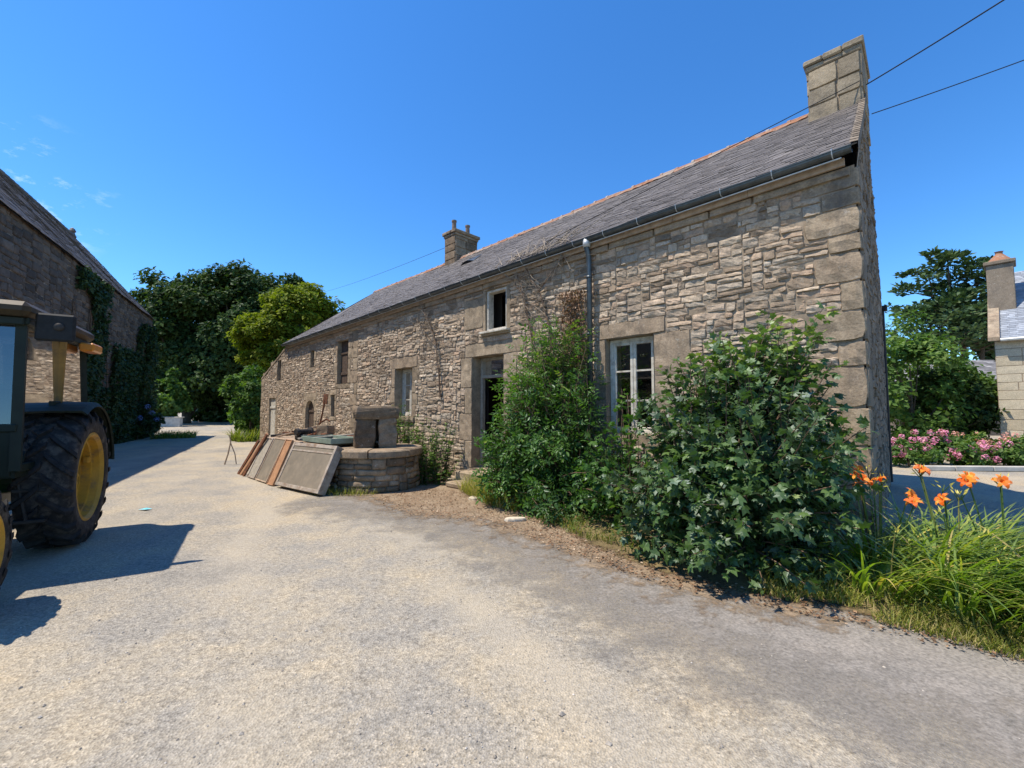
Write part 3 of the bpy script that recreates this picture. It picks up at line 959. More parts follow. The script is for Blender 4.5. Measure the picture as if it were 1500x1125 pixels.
# --- gutter and downpipe
def gutter_run(s0, s1, steps):
    mb = MB()
    pr = [(.062 * math.cos(a), .062 * math.sin(a)) for a in np.linspace(math.pi, 2 * math.pi, 8)]
    ss = np.linspace(s0, s1, steps)
    vs, m_ = [], len(pr)
    for s in ss:
        for (p, q) in pr:
            vs.append((s, .19 + p, eave(s) + .09 + q))
        for (p, q) in reversed(pr):
            vs.append((s, .19 + p * .93, eave(s) + .09 + q * .93))
    k = 2 * m_
    fs = [(i * k + j, i * k + (j + 1) % k, (i + 1) * k + (j + 1) % k, (i + 1) * k + j) for i in range(steps - 1) for j in range(k)]
    fs += [tuple(range(k)), tuple(range((steps - 1) * k, steps * k))]
    mb.add(vs, fs, .5)
    # rolled front bead
    mb.tube([(s, .255, eave(s) + .09) for s in ss], .009, 5)
    return mb.build('gutter', 'zinc', house, smooth=False)
gut = gutter_run(.02, 18.9, 24)
for s in np.arange(.2, 18.5, .62):
    mb = MB()
    e = eave(s)
    mb.tube([(s, .0, e + .12)] + [(s, .19 + .069 * math.cos(a), e + .09 + .069 * math.sin(a)) for a in np.linspace(math.pi, 2 * math.pi, 6)] + [(s, .262, e + .115)], .006, 4)
    mb.build('gutter_bracket', 'zinc_light', gut)
mb = MB()                                   # pale timber fascia line below the gutter
for i in range(18):
    a, b = .1 + i * 1.04, .1 + (i + 1) * 1.04 - .006
    vs = [(x, y, eave(x) + z) for x in (a, b) for y in (.062, .10) for z in (-.055, .035)]
    mb.add(vs, [(0, 1, 3, 2), (4, 6, 7, 5), (0, 4, 5, 1), (2, 3, 7, 6), (0, 2, 6, 4), (1, 5, 7, 3)])
mb.build('fascia', 'wood', house)
mb = MB()
mb.tube([(.12 + i * .5, .175, eave(.12 + i * .5) + .008) for i in range(37)], .010, 5)
mb.build('pale_line', 'zinc_light', house)  # thin pale tube run just below the gutter
mb = MB()
zt = eave(3.66)
mb.tube([(3.66, .19, zt + .05), (3.66, .19, zt - .06), (3.66, .13, zt - .2), (3.66, .12, zt - .3), (3.66, .12, .15)], .047, 10)
for z in (3.9, 2.9, 1.9):
    mb.lathe([(.047, -.02), (.055, -.02), (.055, .02), (.047, .02)], 10, 'z', lambda a, b, c: (3.66 + a, .12 + b, z + c))
dpi = mb.build('downpipe', 'zinc', house, smooth=True)
mb = MB()
mb.lathe([(.05, -.09), (.062, -.09), (.068, .05), (.05, .05)], 12, 'z', lambda a, b, c: (3.66 + a, .19 + b, zt + .03 + c))
mb.build('gutter_outlet', 'zinc_light', dpi, smooth=True)
mb = MB()                                   # rear downpipe showing past the gable
mb.tube([(.17, -6.06, 3.8), (.17, -6.06, .05)], .04, 10)
mb.box(.08, .28, -6.14, -6.0, 3.76, 3.88, bev=.02)
mb.build('downpipe', 'cable', house, smooth=False)

# --- windows and doors
def bars(mb, x0, x1, z0, z1, y, w_, d, m=0):
    mb.box(x0, x0 + w_, y - d, y, z0, z1, m, bev=.005)
    mb.box(x1 - w_, x1, y - d, y, z0, z1, m, bev=.005)
    mb.box(x0 + w_, x1 - w_, y - d + .002, y - .002, z1 - w_, z1, m, bev=.005)
    mb.box(x0 + w_, x1 - w_, y - d + .002, y - .002, z0, z0 + w_, m, bev=.005)
def casement(op, y, rows_, name='window', two=True, fw=.06, open_=0):
    s0, s1, a, b = OP[op]
    mb = MB()
    bars(mb, s0 + .005, s1 - .005, a + .005, b - .005, y, fw, .07)
    win = mb.build(name, 'white_paint', house)
    mid = (s0 + s1) / 2
    lst = ((s0 + fw, mid), (mid, s1 - fw)) if two else ((s0 + fw, s1 - fw),)
    for (xa, xb) in lst:
        mb = MB()
        bars(mb, xa + .003, xb - .003, a + fw + .003, b - fw - .003, y - .012, .05, .045)
        for r in range(1, rows_):
            zz = a + fw + (b - a - 2 * fw) * r / rows_
            mb.box(xa + .053, xb - .053, y - .05, y - .018, zz - .014, zz + .014)
        mb.build('casement', 'white_paint', win)
        g = MB()
        g.add([(xa + .05, y - .035, a + fw + .05), (xb - .05, y - .035, a + fw + .05), (xb - .05, y - .035, b - fw - .05), (xa + .05, y - .035, b - fw - .05)], [(0, 1, 2, 3)])
        g.build('pane', 'glass', win)
    return win
casement('rwin', -.12, 3)
casement('lwin', -.22, 3)
s0, s1, a, b = OP['upwin']
mb = MB()
bars(mb, s0 + .004, s1 - .004, a + .004, b - .004, -.02, .055, .16)
up = mb.build('window', 'white_paint', house)
mb = MB()
mb.box(s0 - .1, s1 + .12, -.12, .12, a - .05, a - .002, bev=.008)
mb.build('sill', 'white_paint', up)
# front door: transom light, open doorway, one leaf folded back
s0, s1, a, b = OP['door']
mb = MB()
y = -.24
mb.box(s0 + .004, s0 + .06, y - .09, y, a, b - .004, bev=.006)
mb.box(s1 - .075, s1 - .004, y - .09, y, a, b - .004, bev=.006)
mb.box(s0 + .062, s1 - .077, y - .088, y - .002, b - .065, b - .004, bev=.006)
mb.box(s0 + .062, s1 - .077, y - .088, y - .002, b - .47, b - .40, bev=.006)
dr = mb.build('door', 'grey_paint', house)
g = MB()
g.add([(s0 + .06, y - .05, b - .4), (s1 - .08, y - .05, b - .4), (s1 - .08, y - .05, b - .065), (s0 + .06, y - .05, b - .065)], [(0, 1, 2, 3)])
g.build('pane', 'glass', dr)
# old timber doors
def board_door(op, y, mat, name='door'):
    s0, s1, a, b = OP[op]
    mb = MB()
    n_ = max(2, int((s1 - s0) / .14))
    for i in range(n_):
        xa, xb = s0 + .004 + (s1 - s0 - .008) * i / n_, s0 + .004 + (s1 - s0 - .008) * (i + 1) / n_
        mb.box(xa + .003, xb - .003, y - .04 + random.uniform(-.003, .003), y + random.uniform(-.004, .004), a, b - .005, bev=.004)
    d_ = mb.build(name, mat, house)
    for zz in (a + .3, b - .45):
        hb = MB()
        hb.box(s0 + .03, s1 - .03, y + .006, y + .03, zz, zz + .09, bev=.005)
        hb.build('ledge', mat, d_)
    return d_
board_door('arch', -.1, 'dark_wood')
board_door('wdoor', -.05, 'white_paint')
board_door('hay', -.12, 'dark_wood', 'loft_door')
for k in ('slit2', 'slit3', 'slit4'):
    board_door(k, -.1, 'dark_wood', 'shutter')

# a cable strapped to the wall top end and the lean-to roof behind the sloping end wall
mb = MB()
mb.add([(19.0, -.02, wall_top(19.08) + .05), (LEND + .15, -.02, wall_top(LEND) + .05), (LEND + .15, -6.0, wall_top(LEND) + .05), (19.0, -6.0, wall_top(19.08) + .05), (19.0, -.02, wall_top(19.08) - .04), (LEND + .15, -.02, wall_top(LEND) - .04)], [(0, 1, 2, 3), (0, 4, 5, 1)], .3)
mb.build('lean_to_roof', 'slate', house)
mb = MB()
for i in range(9):
    s = 19.07 + i * .35
    mb.box(s, s + .34, -.5, .03, 0, .09, 0, None, lambda x, y, z: (x, y, wall_top(x) + z - .012), .015, .006)
mb.build('coping', 'dressed', house)

# ------------------------------------------------------------------ door step and flags
mb = MB()
mb.box(5.75, 7.0, .03, .42, .0, .28, tf=None, bev=.03, jit=.012)
o = mb.build('door_step', 'dressed', None, smooth=False)
o.location = tuple(C); o.rotation_euler = (0, 0, HANG)
tag(o, 'worn granite block under the open front doorway', 'step')
mb = MB()
mb.box(5.6, 6.75, .46, .86, .0, .13, bev=.03, jit=.012)
o = mb.build('door_step', 'well_stone', None)
o.location = tuple(C); o.rotation_euler = (0, 0, HANG)
tag(o, 'low stone slab lying in the grass below the doorway step', 'step')
for (x, y, a, l, lab) in ((-.52, 7.75, .4, .2, 'pale flat flagstone in the brown dirt near the well'), (.05, 6.25, 1.0, .12, 'small pale flat stone at the foot of the leafy shrub'),):
    mb = MB()
    mb.lathe([(0, .04), (l * .9, .038), (l, .02), (l * 1.02, -.02)], 9, 'z', lambda p, q, r: (x + p * 1.3 + q * .3 * a, y + q * .55, r + .02), 0)
    tag(mb.build('flagstone', 'pale_block', None, (x, y, 0)), lab, 'flagstone')

# ------------------------------------------------------------------ well
WX, WY = -2.84, 9.13
well = thing('stone_well', 'round rubble stone well with a heavy stone frame on its slab', 'well', (WX, WY, 0), R(20))
mb = MB()
RW = .86
def tfW(u, v, h):
    a = u / RW
    return ((RW + h) * math.cos(a), (RW + h) * math.sin(a), v)
rubble(mb, 0, 2 * math.pi * RW, 0, .66, [], tfW, None, .0675, .055, (3, 8), (2, 3), (.005, .045), 0, 31, .01)
mb.lathe([(RW - .01, 0), (RW - .01, .66)], 40, m=1)
mb.build('well_wall', ['well_stone', 'mortar'], well, smooth=True)
mb = MB()
n_ = 7
for i in range(n_):
    a0, a1 = 2 * math.pi * i / n_ + .012, 2 * math.pi * (i + 1) / n_ - .012
    aa = np.linspace(a0, a1, 6)
    ro, ri = RW + random.uniform(.07, .11), .34
    top = random.uniform(.815, .83)
    vs = []
    for q in aa:
        for (r_, z_) in ((ri, .665), (ro - .02, .665), (ro, .69), (ro, top - .03), (ro - .03, top), (ri, top)):
            vs.append((r_ * math.cos(q), r_ * math.sin(q), z_ + .004 * nz(q * 3, r_ * 5)))
    fs = [(j * 6 + k, j * 6 + (k + 1) % 6, (j + 1) * 6 + (k + 1) % 6, (j + 1) * 6 + k) for j in range(5) for k in range(6)]
    fs += [tuple(range(6)), tuple(range(30, 36))]
    mb.add(vs, fs)
mb.lathe([(0, .60), (.36, .60)], 20, m=1)
mb.build('rim_slab', ['well_stone', 'interior'], well)
def rough_block(mb, x0, x1, y0, y1, z0, z1, taper=0.0, nseg=4, amp=.02, seed=0.0, lean=0.0):
    vs = []
    ring = []
    prof = []
    for j in range(nseg + 1):
        t = j / nseg
        z = z0 + (z1 - z0) * t
        k = 1 - taper * t
        cx, cy = (x0 + x1) / 2 + lean * t, (y0 + y1) / 2
        hx, hy = (x1 - x0) / 2 * k, (y1 - y0) / 2 * k
        e = .95 if j in (0, nseg) else 1.0
        for (a, b) in ((-1, -.88), (-.88, -1), (0, -1.0), (.88, -1), (1, -.88), (1.0, 0), (1, .88), (.88, 1), (0, 1.0), (-.88, 1), (-1, .88), (-1.0, 0)):
            x, y = cx + a * hx * e, cy + b * hy * e
            vs.append((x + amp * nz(x * 6 + seed, y * 6, z * 6), y + amp * nz(x * 6, y * 6 + seed, z * 6 + 5), z + amp * .5 * nz(x * 5, y * 5 + 9, z * 5 + seed)))
    m_ = 12
    fs = [(j * m_ + k, j * m_ + (k + 1) % m_, (j + 1) * m_ + (k + 1) % m_, (j + 1) * m_ + k) for j in range(nseg) for k in range(m_)]
    fs += [tuple(range(m_ - 1, -1, -1)), tuple(nseg * m_ + k for k in range(m_))]
    mb.add(vs, fs)
for (xa, xb, ya, yb, ln, sd) in ((-.48, -.06, -.32, .3, .02, 1.0), (.02, .39, -.34, .24, -.02, 4.0), (-.1, .26, .26, .46, 0, 8.0)):
    mb = MB()
    rough_block(mb, xa, xb, ya, yb, .81, 1.43, .05, 8, .04, sd, ln)
    mb.build('upright_stone', 'well_stone', well, smooth=False)
mb = MB()
rough_block(mb, -.50, .40, -.36, .44, 1.41, 1.67, .05, 6, .05, 6.0)
mb.build('cap_stone', 'well_stone', well, smooth=False)

# ------------------------------------------------------------------ scrap pile
def W2(px, py, ang):
    ca, sa = math.cos(ang), math.sin(ang)
    return lambda x, y, z: (px + x * ca - y * sa, py + x * sa + y * ca, z)
# low flat trailer bed / table: base line runs from (-6.6,10.9) to (-3.3,8.0)
TA = math.atan2(7.95 - 10.9, -3.35 + 6.6)
tr = thing('flat_trailer', 'rusty low flat trailer loaded with planks and scrap beside the well', 'trailer', (-4.78, 10.49, 0), TA)
mb = MB()
for i in range(7):
    y0 = -.55 + i * .2
    mb.box(-1.9, 1.75 - (i % 3) * .04, y0 + .004, y0 + .19, .84, .875 + random.uniform(0, .008), 0, None, None, .004)
mb.build('deck', 'wood', tr)
mb = MB()
for y0 in (-.55, .79):
    mb.box(-1.95, 1.8, y0, y0 + .06, .74, .837)
for x0 in (-1.9, -.6, .6, 1.7):
    mb.box(x0, x0 + .06, -.49, .79, .745, .835)
mb.build('chassis', 'rust', tr)
for x0 in (-1.2, 1.2):
    for y0 in (-.35, .6):
        mb = MB()
        mb.lathe([(.08, -.07), (.24, -.07), (.28, -.04), (.28, .04), (.24, .07), (.08, .07)], 20, 'y', lambda a, b, c: (x0 + a, y0 + b, .28 + c))
        mb.box(x0 - .05, x0 + .05, y0 - .05, y0 + .05, .3, .74)
        mb.build('wheel', 'tyre', tr)
def panel(px0, py0, px1, py1, h, lean, name, label, cat, face, frame, fw=.06, th=.06, group=None, rails=1, side_mat=None):
    """a board standing on the ground from p0 to p1, leaning back"""
    L = math.hypot(px1 - px0, py1 - py0)
    t = thing(name, label, cat, (px0, py0, 0), math.atan2(py1 - py0, px1 - px0), group)
    cl, sl_ = math.cos(lean), math.sin(lean)
    tf = lambda x, y, z: (x, y * cl + z * sl_, .005 + z * cl - y * sl_ + th * sl_)
    mb = MB()
    mb.box(fw * .9, L - fw * .9, .015, th - .015, fw * .9, h - fw * .9, 0, None, tf)
    mb.build('sheet', face, t)
    mb = MB()
    mb.box(0, fw, 0, th, 0, h, 0, None, tf, .005)
    mb.box(L - fw, L, 0, th, 0, h, 0, None, tf, .005)
    mb.box(fw, L - fw, .002, th - .002, h - fw, h, 0, None, tf, .005)
    mb.box(fw, L - fw, .002, th - .002, 0, fw, 0, None, tf, .005)
    for r in range(rails):
        z = h - fw * 2.5 - r * .09
        mb.box(fw, L - fw, .004, .04, z, z + .035, 0, None, tf, .004)
    mb.build('frame', frame, t)
    return t
panel(-4.86, 8.90, -3.54, 7.93, .92, R(24), 'framed_board', 'large grey framed metal panel leaning nearest the round well', 'panel', 'panel_grey', 'panel_frame', .07, .16)
panel(-5.22, 9.24, -4.98, 9.04, 1.0, R(22), 'wood_board', 'orange brown wooden board between the two grey panels', 'board', 'orange_wood', 'orange_wood', .02, .05, rails=0)
panel(-5.80, 9.80, -5.28, 9.32, 1.0, R(23), 'leaning_board', 'narrow grey brown panel leaning left of the orange board', 'panel', 'panel_grey', 'wood', .03, .07, rails=0)
panel(-6.24, 10.22, -5.87, 9.88, .98, R(23), 'leaning_board', 'whitish weathered board at the far left of the leaning panels', 'panel', 'grey_paint', 'panel_frame', .03, .06, rails=0)
def beam(name, label, cat, p, q, w_, h_, mat, group=None):
    p, q = np.array(p, float), np.array(q, float)
    L = np.linalg.norm(q - p)
    mb = MB()
    dd = Vector(q - p).to_track_quat('X', 'Z')
    mb.box(0, L, -w_ / 2, w_ / 2, 0, h_, bev=min(w_, h_) * .12)
    o = mb.build(name, mat)
    o.location = tuple(p)
    o.rotation_euler = dd.to_euler()
    return tag(o, label, cat, group)
def pl(x, y, z):
    ca, sa = math.cos(TA), math.sin(TA)
    return (-4.78 + x * ca - y * sa, 10.49 + x * sa + y * ca, z)
beam('plank', 'pale pinkish plank on top of the scrap trailer, its right end by the well', 'plank', pl(-.5, .1, 0.885), pl(2.6, .35, 0.900), .24, .05, 'panel_frame')
beam('plank', 'brown plank lying along the far side of the trailer', 'plank', pl(-1.8, .6, 0.885), pl(1.2, .75, 0.890), .2, .05, 'wood')
beam('iron_beam', 'rust red iron beam lying lengthways on the trailer', 'beam', pl(-1.7, .32, 0.885), pl(1.7, .5, 0.890), .09, .10, 'rust')
beam('iron_beam', 'dark iron bar across the left end of the trailer', 'beam', pl(-1.75, -.4, 0.880), pl(-1.5, .75, 0.960), .06, .06, 'dark_iron')
beam('plank', 'short grey plank lying crosswise over the trailer, one end overhanging', 'plank', pl(.55, -.6, .93), pl(.75, .8, .99), .17, .035, 'grey_paint')
beam('plank', 'narrow weathered plank tilted up against the stone block on the scrap pile', 'plank', pl(-1.4, -.35, .89), pl(-.2, .1, 1.16), .12, .03, 'wood')
beam('iron_beam', 'thin rusty angle iron sticking out past the left end of the trailer', 'beam', pl(-2.3, .1, .93), pl(.2, .2, .97), .05, .05, 'rust')
# green tray with a raised rim
t = thing('metal_tray', 'shallow grey green metal tray lying between scrap and well', 'tray', pl(1.15, -.2, 0.900), TA)
mb = MB()
mb.box(-.55, .85, -.32, .3, 0, .012)
mb.build('tray_base', 'green_tray', t)
mb = MB()
mb.box(-.55, .85, -.35, -.322, .0, .11, bev=.005); mb.box(-.55, .85, .302, .33, .0, .11, bev=.005)
mb.box(-.58, -.552, -.35, .33, .0, .112, bev=.005); mb.box(.852, .88, -.35, .33, .0, .112, bev=.005)
mb.build('tray_rim', 'green_tray', t)
# machine part with crank and rods
t = thing('scrap_engine', 'dark rusty machine part with knobs sitting on the trailer planks', 'scrap metal', pl(.05, -.3, 0.880), TA + .3)
mb = MB()
mb.box(-.16, .16, -.12, .12, 0, .14, bev=.03)
mb.lathe([(0, -.2), (.07, -.2), (.09, -.14), (.06, -.1), (.06, .16), (.1, .18), (.1, .22), (0, .23)], 14, 'y', lambda a, b, c: (a, b, .2 + c))
mb.build('housing', 'dark_iron', t)
mb = MB()
mb.tube([(.15, 0, .1), (.28, .02, .14), (.34, .1, .06), (.42, .1, .07)], [.03, .03, .025, .04], 8)
mb.build('crank', 'rust', t)
mb = MB()
mb.tube([(-.15, .05, .1), (-.3, .05, .18), (-.32, -.06, .2)], .02, 6)
mb.build('handle', 'rust', t)
t = thing('bent_rod', 'tall bent rusty rod with a flat blade rising from the scrap pile', 'scrap metal', pl(-.75, .35, 0.880), TA)
mb = MB()
mb.tube([(0, 0, 0), (.0, .02, .25), (.12, .05, .38), (.2, .06, .62), (.3, .08, .98)], .022, 6)
mb.tube([(.12, .05, .38), (.42, .08, .48), (.55, .1, .42)], .02, 6)
mb.build('rod', 'rust', t)
mb = MB()
mb.box(.2, .44, .07, .085, .86, 1.12, tf=lambda x, y, z: (x + (z - 1) * .2, y, z), bev=.004)
mb.build('blade', 'rust', t)
t = thing('stone_block', 'rough cut stone block standing on the scrap trailer', 'stone', pl(-.1, .3, 0.880), TA + .5)
mb = MB()
rough_block(mb, -.17, .17, -.15, .15, 0.01, .33, .05, 3, .025, 2.0)
mb.build('block', 'well_stone', t)
# rusty bars leaning at the far left end of the pile
for i, (x, y, h, lean, mat, nm, lab) in enumerate([
        (-6.44, 10.42, 1.15, .42, 'rust', 'iron_bar', 'rusty flat iron bar leaning just left of the whitish board'),
        (-6.62, 10.6, 1.25, .55, 'orange_wood', 'lath', 'pale orange wooden lath with its top sticking out left of the pile'),
        (-6.78, 10.76, 1.0, .50, 'rust', 'iron_bar', 'short rusty iron bar at the outer left end of the scrap pile')]):
    mb = MB()
    mb.box(-.045, .045, -.02, .02, 0, h, bev=.006, jit=.003)
    o = mb.build(nm, mat)
    o.location = (x, y, .0)
    o.rotation_euler = (-.30, lean, TA)
    tag(o, lab, 'scrap metal' if mat == 'rust' else 'wood')
t = thing('wooden_prop', 'thin bent wooden prop standing alone left of the pile', 'stick', (-8.35, 12.7, 0), 0)
mb = MB()
mb.tube([(-.06, 0, 0), (0.03, 0, .3), (.08, .02, .65), (.04, .02, .85)], [.022, .02, .018, .012], 6)
mb.tube([(.08, .02, .62), (.2, .05, .3), (.24, .07, .0)], .016, 6)
mb.build('stake', 'wood', t)
mb = MB()
mb.add([(-.08, -.03, .012), (.06, -.05, .018), (.09, .04, .012), (-.02, .06, .022), (0, 0, .024)], [(0, 1, 4), (1, 2, 4), (2, 3, 4), (3, 0, 4)])
o = mb.build('paper_scrap', 'blue_paper')
o.location = (-5.87, 6.98, .0)
tag(o, 'crumpled light blue scrap lying on the gravel behind the tractor wheel', 'litter')

# ------------------------------------------------------------------ tractor
HA = math.atan2(-.857, .515)
hx, lx = np.array([.515, -.857, 0]), np.array([.857, .515, 0])
TO = np.array([-5.14, 5.33, 0]) - 1.0 * lx
trac = thing('tractor', 'green and yellow farm tractor with dark cab parked on the left', 'tractor', TO, HA)
def wheel(x, y, Rt, wt, rim_r, side, lugs, name='wheel'):
    wroot = bpy.data.objects.new(name, None)
    COL.objects.link(wroot)
    wroot.parent = trac
    wroot.location = (x, y, Rt)
    h = wt / 2
    mb = MB()
    mb.lathe([(rim_r, -h * .8), (rim_r + .05, -h * .98), (rim_r + (Rt - rim_r) * .55, -h * 1.0), (Rt - .07, -h * .9), (Rt - .045, -h * .6), (Rt - .04, 0), (Rt - .045, h * .6), (Rt - .07, h * .9), (rim_r + (Rt - rim_r) * .55, h), (rim_r + .05, h * .98), (rim_r, h * .8)], 56, 'y')
    mb.build('tyre', 'tyre', wroot, smooth=True)
    mb = MB()
    for k in range(lugs):
        for sd in (-1, 1):
            a0 = 2 * math.pi * (k + (.5 if sd > 0 else 0)) / lugs
            pts = []
            n_ = 6
            for i in range(n_):
                t_ = i / (n_ - 1)
                yy = sd * h * (.02 + 1.02 * t_)
                aa = a0 - .30 * (t_) ** .9 * (1.6 / (Rt * 2))
                dp_ = 0 if t_ < .8 else (t_ - .8) / .2 * .075
                pts.append((aa, yy, Rt - .055 - dp_, Rt - dp_))
            wl = .026 / Rt
            vs = []
            for (aa, yy, r0, r1) in pts:
                for (da, rr) in ((-wl * 1.5, r0), (-wl, r1), (wl, r1), (wl * 1.5, r0)):
                    vs.append((rr * math.cos(aa + da), yy, rr * math.sin(aa + da)))
            fs = [(i * 4 + q, i * 4 + q + 1, (i + 1) * 4 + q + 1, (i + 1) * 4 + q) for i in range(n_ - 1) for q in range(3)] + [(0, 1, 2, 3), tuple((n_ - 1) * 4 + q for q in range(4))]
            mb.add(vs, fs)
    mb.build('tread', 'tyre_tread', wroot)
    mb = MB()
    s_ = side
    mb.lathe([(rim_r + .012, s_ * h * .80), (rim_r + .03, s_ * h * .92), (rim_r + .005, s_ * h * .96), (rim_r - .02, s_ * h * .8), (rim_r - .03, s_ * h * .5), (rim_r - .05, s_ * h * .46), (rim_r - .055, s_ * h * .1), (rim_r - .085, s_ * h * .06), (rim_r - .09, -s_ * h * .3), (rim_r * .66, -s_ * h * .42), (rim_r * .62, -s_ * h * .3), (rim_r * .42, -s_ * h * .22), (rim_r * .40, s_ * h * .05), (rim_r * .2, s_ * h * .12), (rim_r * .18, s_ * h * .3), (0, s_ * h * .3)], 48, 'y')
    mb.lathe([(rim_r + .012, -s_ * h * .8), (rim_r - .06, -s_ * h * .5), (rim_r - .06, s_ * h * .1)], 40, 'y')
    for k in range(8):
        a = 2 * math.pi * k / 8
        mb.lathe([(.02, 0), (.02, .025), (0, .026)], 6, 'y', lambda p, q, r: (rim_r * .26 * math.cos(a) + p, s_ * (h * .22 + q), rim_r * .26 * math.sin(a) + r))
    for k in range(3):
        a = 2 * math.pi * (k + .3) / 3
        mb.box(-.05, .05, -.03, .03, -.04, .04, tf=lambda p, q, r: ((rim_r - .09) * math.cos(a) + p, s_ * h * .35 + q, (rim_r - .09) * math.sin(a) + r), bev=.01)
    mb.build('rim', 'yellow', wroot, smooth=False)
wheel(0, 1.0 - .235, .79, .47, .50, 1, 21)
wheel(0, -1.0 + .235, .79, .47, .50, -1, 21)
wheel(2.28, .95 - .16, .5, .32, .30, 1, 17)
wheel(2.28, -.95 + .16, .5, .32, .30, -1, 17)
mb = MB()                                   # bonnet with grille end
mb.box(1.1, 2.75, -.33, .33, .85, 1.45, bev=.06)
mb.box(2.7, 2.86, -.31, .31, .7, 1.40, bev=.04)
mb.build('bonnet', 'green_paint', trac)
mb = MB()
mb.box(-.25, 2.7, -.25, .25, .5, .86, bev=.03)
mb.tube([(0, -.7, .79), (0, .7, .79)], .14, 14)
mb.tube([(2.28, -.8, .5), (2.28, .8, .5)], .08, 10)
mb.box(2.16, 2.4, -.2, .2, .45, .8, bev=.02)
mb.build('chassis', 'green_paint', trac)
mb = MB()
mb.tube([(1.75, -.22, 1.44), (1.75, -.22, 2.35), (1.72, -.22, 2.5)], .045, 10)
mb.build('exhaust_pipe', 'dark_iron', trac)
# cab
CX0, CX1, CY, CZ0, CZ1 = -.78, 1.06, .68, 1.28, 2.50
mb = MB()
def post(x0, y0, z0, x1, y1, z1, w_=.05, m=0):
    mb.tube([(x0, y0, z0), (x1, y1, z1)], w_, 4, m)
for sy in (-1, 1):
    post(CX1, sy * CY, 1.0, CX1 - .06, sy * (CY - .04), CZ1, .055)
    post(CX0 - .08, sy * CY, 1.45, CX0, sy * (CY - .04), CZ1, .045)
    mb.box(CX0, CX1, sy * CY - .03, sy * CY + .03, CZ1 - .05, CZ1 + .02, bev=.008)
    mb.box(.28, CX1, sy * CY - .028, sy * CY + .028, .98, 1.06, bev=.008)
    mb.box(CX0 - .05, .25, sy * CY - .028, sy * CY + .028, 1.62, 1.70, bev=.008)
    post(.3, sy * CY, 1.0, -.02, sy * CY, 1.66, .035)
mb.box(CX1 - .09, CX1 + .03, -CY, CY, CZ1 - .06, CZ1 + .02, bev=.01)
mb.box(CX1 - .04, CX1 + .04, -CY, CY, 1.38, 1.46, bev=.01)
mb.box(CX0 - .1, CX0, -CY, CY, 1.42, 1.62, bev=.01)
mb.box(-.6, CX1, -CY, CY, .93, 1.0)
mb.box(CX1 - .02, CX1 + .02, -CY + .03, CY - .03, .95, 1.40)
mb.build('cab_frame', 'dark_green', trac)
mb = MB()
mb.box(-.018, .018, CY - .035, CY + .035, 1.66, CZ1 - .04, tf=lambda x, y, z: (x + .06 - (z - 2.1) * .05, y, z), bev=.01)
mb.build('cab_post', 'dull_yellow', trac)
g = MB()
for sy in (-1, 1):
    g.add([(.05, sy * CY, 1.64), (CX1 - .03, sy * CY, 1.06), (CX1 - .07, sy * (CY - .03), CZ1 - .05), (.04, sy * (CY - .03), CZ1 - .05)], [(0, 1, 2, 3)])
    g.add([(CX0 - .05, sy * CY, 1.70), (.0, sy * CY, 1.70), (.03, sy * (CY - .03), CZ1 - .05), (CX0 + .02, sy * (CY - .03), CZ1 - .05)], [(0, 1, 2, 3)])
g.add([(CX1 + .01, -CY, 1.46), (CX1 + .01, CY, 1.46), (CX1 - .05, CY - .04, CZ1 - .06), (CX1 - .05, -CY + .04, CZ1 - .06)], [(0, 1, 2, 3)])
g.add([(CX0 - .07, -CY, 1.62), (CX0 - .07, CY, 1.62), (CX0, CY - .04, CZ1 - .06), (CX0, -CY + .04, CZ1 - .06)], [(0, 1, 2, 3)])
g.build('cab_glass', 'cab_glass', trac)
mb = MB()
vs, fs = bevbox(CX0 - .12, CX1 + .12, -CY - .06, CY + .06, CZ1 + .022, CZ1 + .17, .05)
mb.add(vs, fs)
mb.build('cab_roof', 'roof_brown', trac)
mb = MB()
mb.box(-.15, .45, -.28, .28, 1.0, 1.32, bev=.05)
mb.box(-.22, -.08, -.27, .27, 1.3, 1.85, bev=.05)
mb.tube([(.75, 0, 1.2), (.6, 0, 1.62)], .03, 8)
mb.lathe([(.18, -.014), (.20, 0), (.18, .014), (.165, 0)], 20, 'z', lambda a, b, c: (.59 + a * .94, b, 1.64 + c - a * .3), close=True)
mb.build('seat', 'black', trac)
for sy in (-1, 1):                          # rear mudguards
    mb = MB()
    aa = np.linspace(R(62), R(172), 18)
    vs = []
    for a in aa:
        r_ = .90
        for (yy, rr) in ((sy * .48, r_), (sy * .98, r_ + .0), (sy * 1.02, r_ - .05), (sy * 1.0, r_ - .055), (sy * .97, r_ - .025), (sy * .48, r_ - .025)):
            vs.append((rr * math.cos(a), yy, .79 + rr * math.sin(a) * (1.0)))
    fs = [(i * 6 + q, i * 6 + (q + 1) % 6, (i + 1) * 6 + (q + 1) % 6, (i + 1) * 6 + q) for i in range(17) for q in range(6)] + [tuple(range(6)), tuple(range(17 * 6, 18 * 6))]
    mb.add(vs, fs)
    # inner skirt
    vs = []
    aa = np.linspace(R(8), R(172), 18)
    for a in aa:
        vs += [(.9 * math.cos(a), sy * .49, .79 + .9 * math.sin(a)), (.45 * math.cos(a), sy * .49, .79 + .45 * math.sin(a))]
    mb.add(vs, [(2 * i, 2 * i + 1, 2 * i + 3, 2 * i + 2) for i in range(17)])
    aa = np.linspace(R(10), R(64), 10)
    vs = []
    for a in aa:
        for (yy, rr) in ((.47, .9), (.64, .9), (.66, .88), (.66, .86), (.47, .87)):
            vs.append((rr * math.cos(a), sy * yy, .79 + rr * math.sin(a)))
    mb.add(vs, [(i * 5 + q, i * 5 + (q + 1) % 5, (i + 1) * 5 + (q + 1) % 5, (i + 1) * 5 + q) for i in range(9) for q in range(5)] + [(0, 1, 2, 3, 4)])
    mb.build('mudguard', 'dark_green', trac)
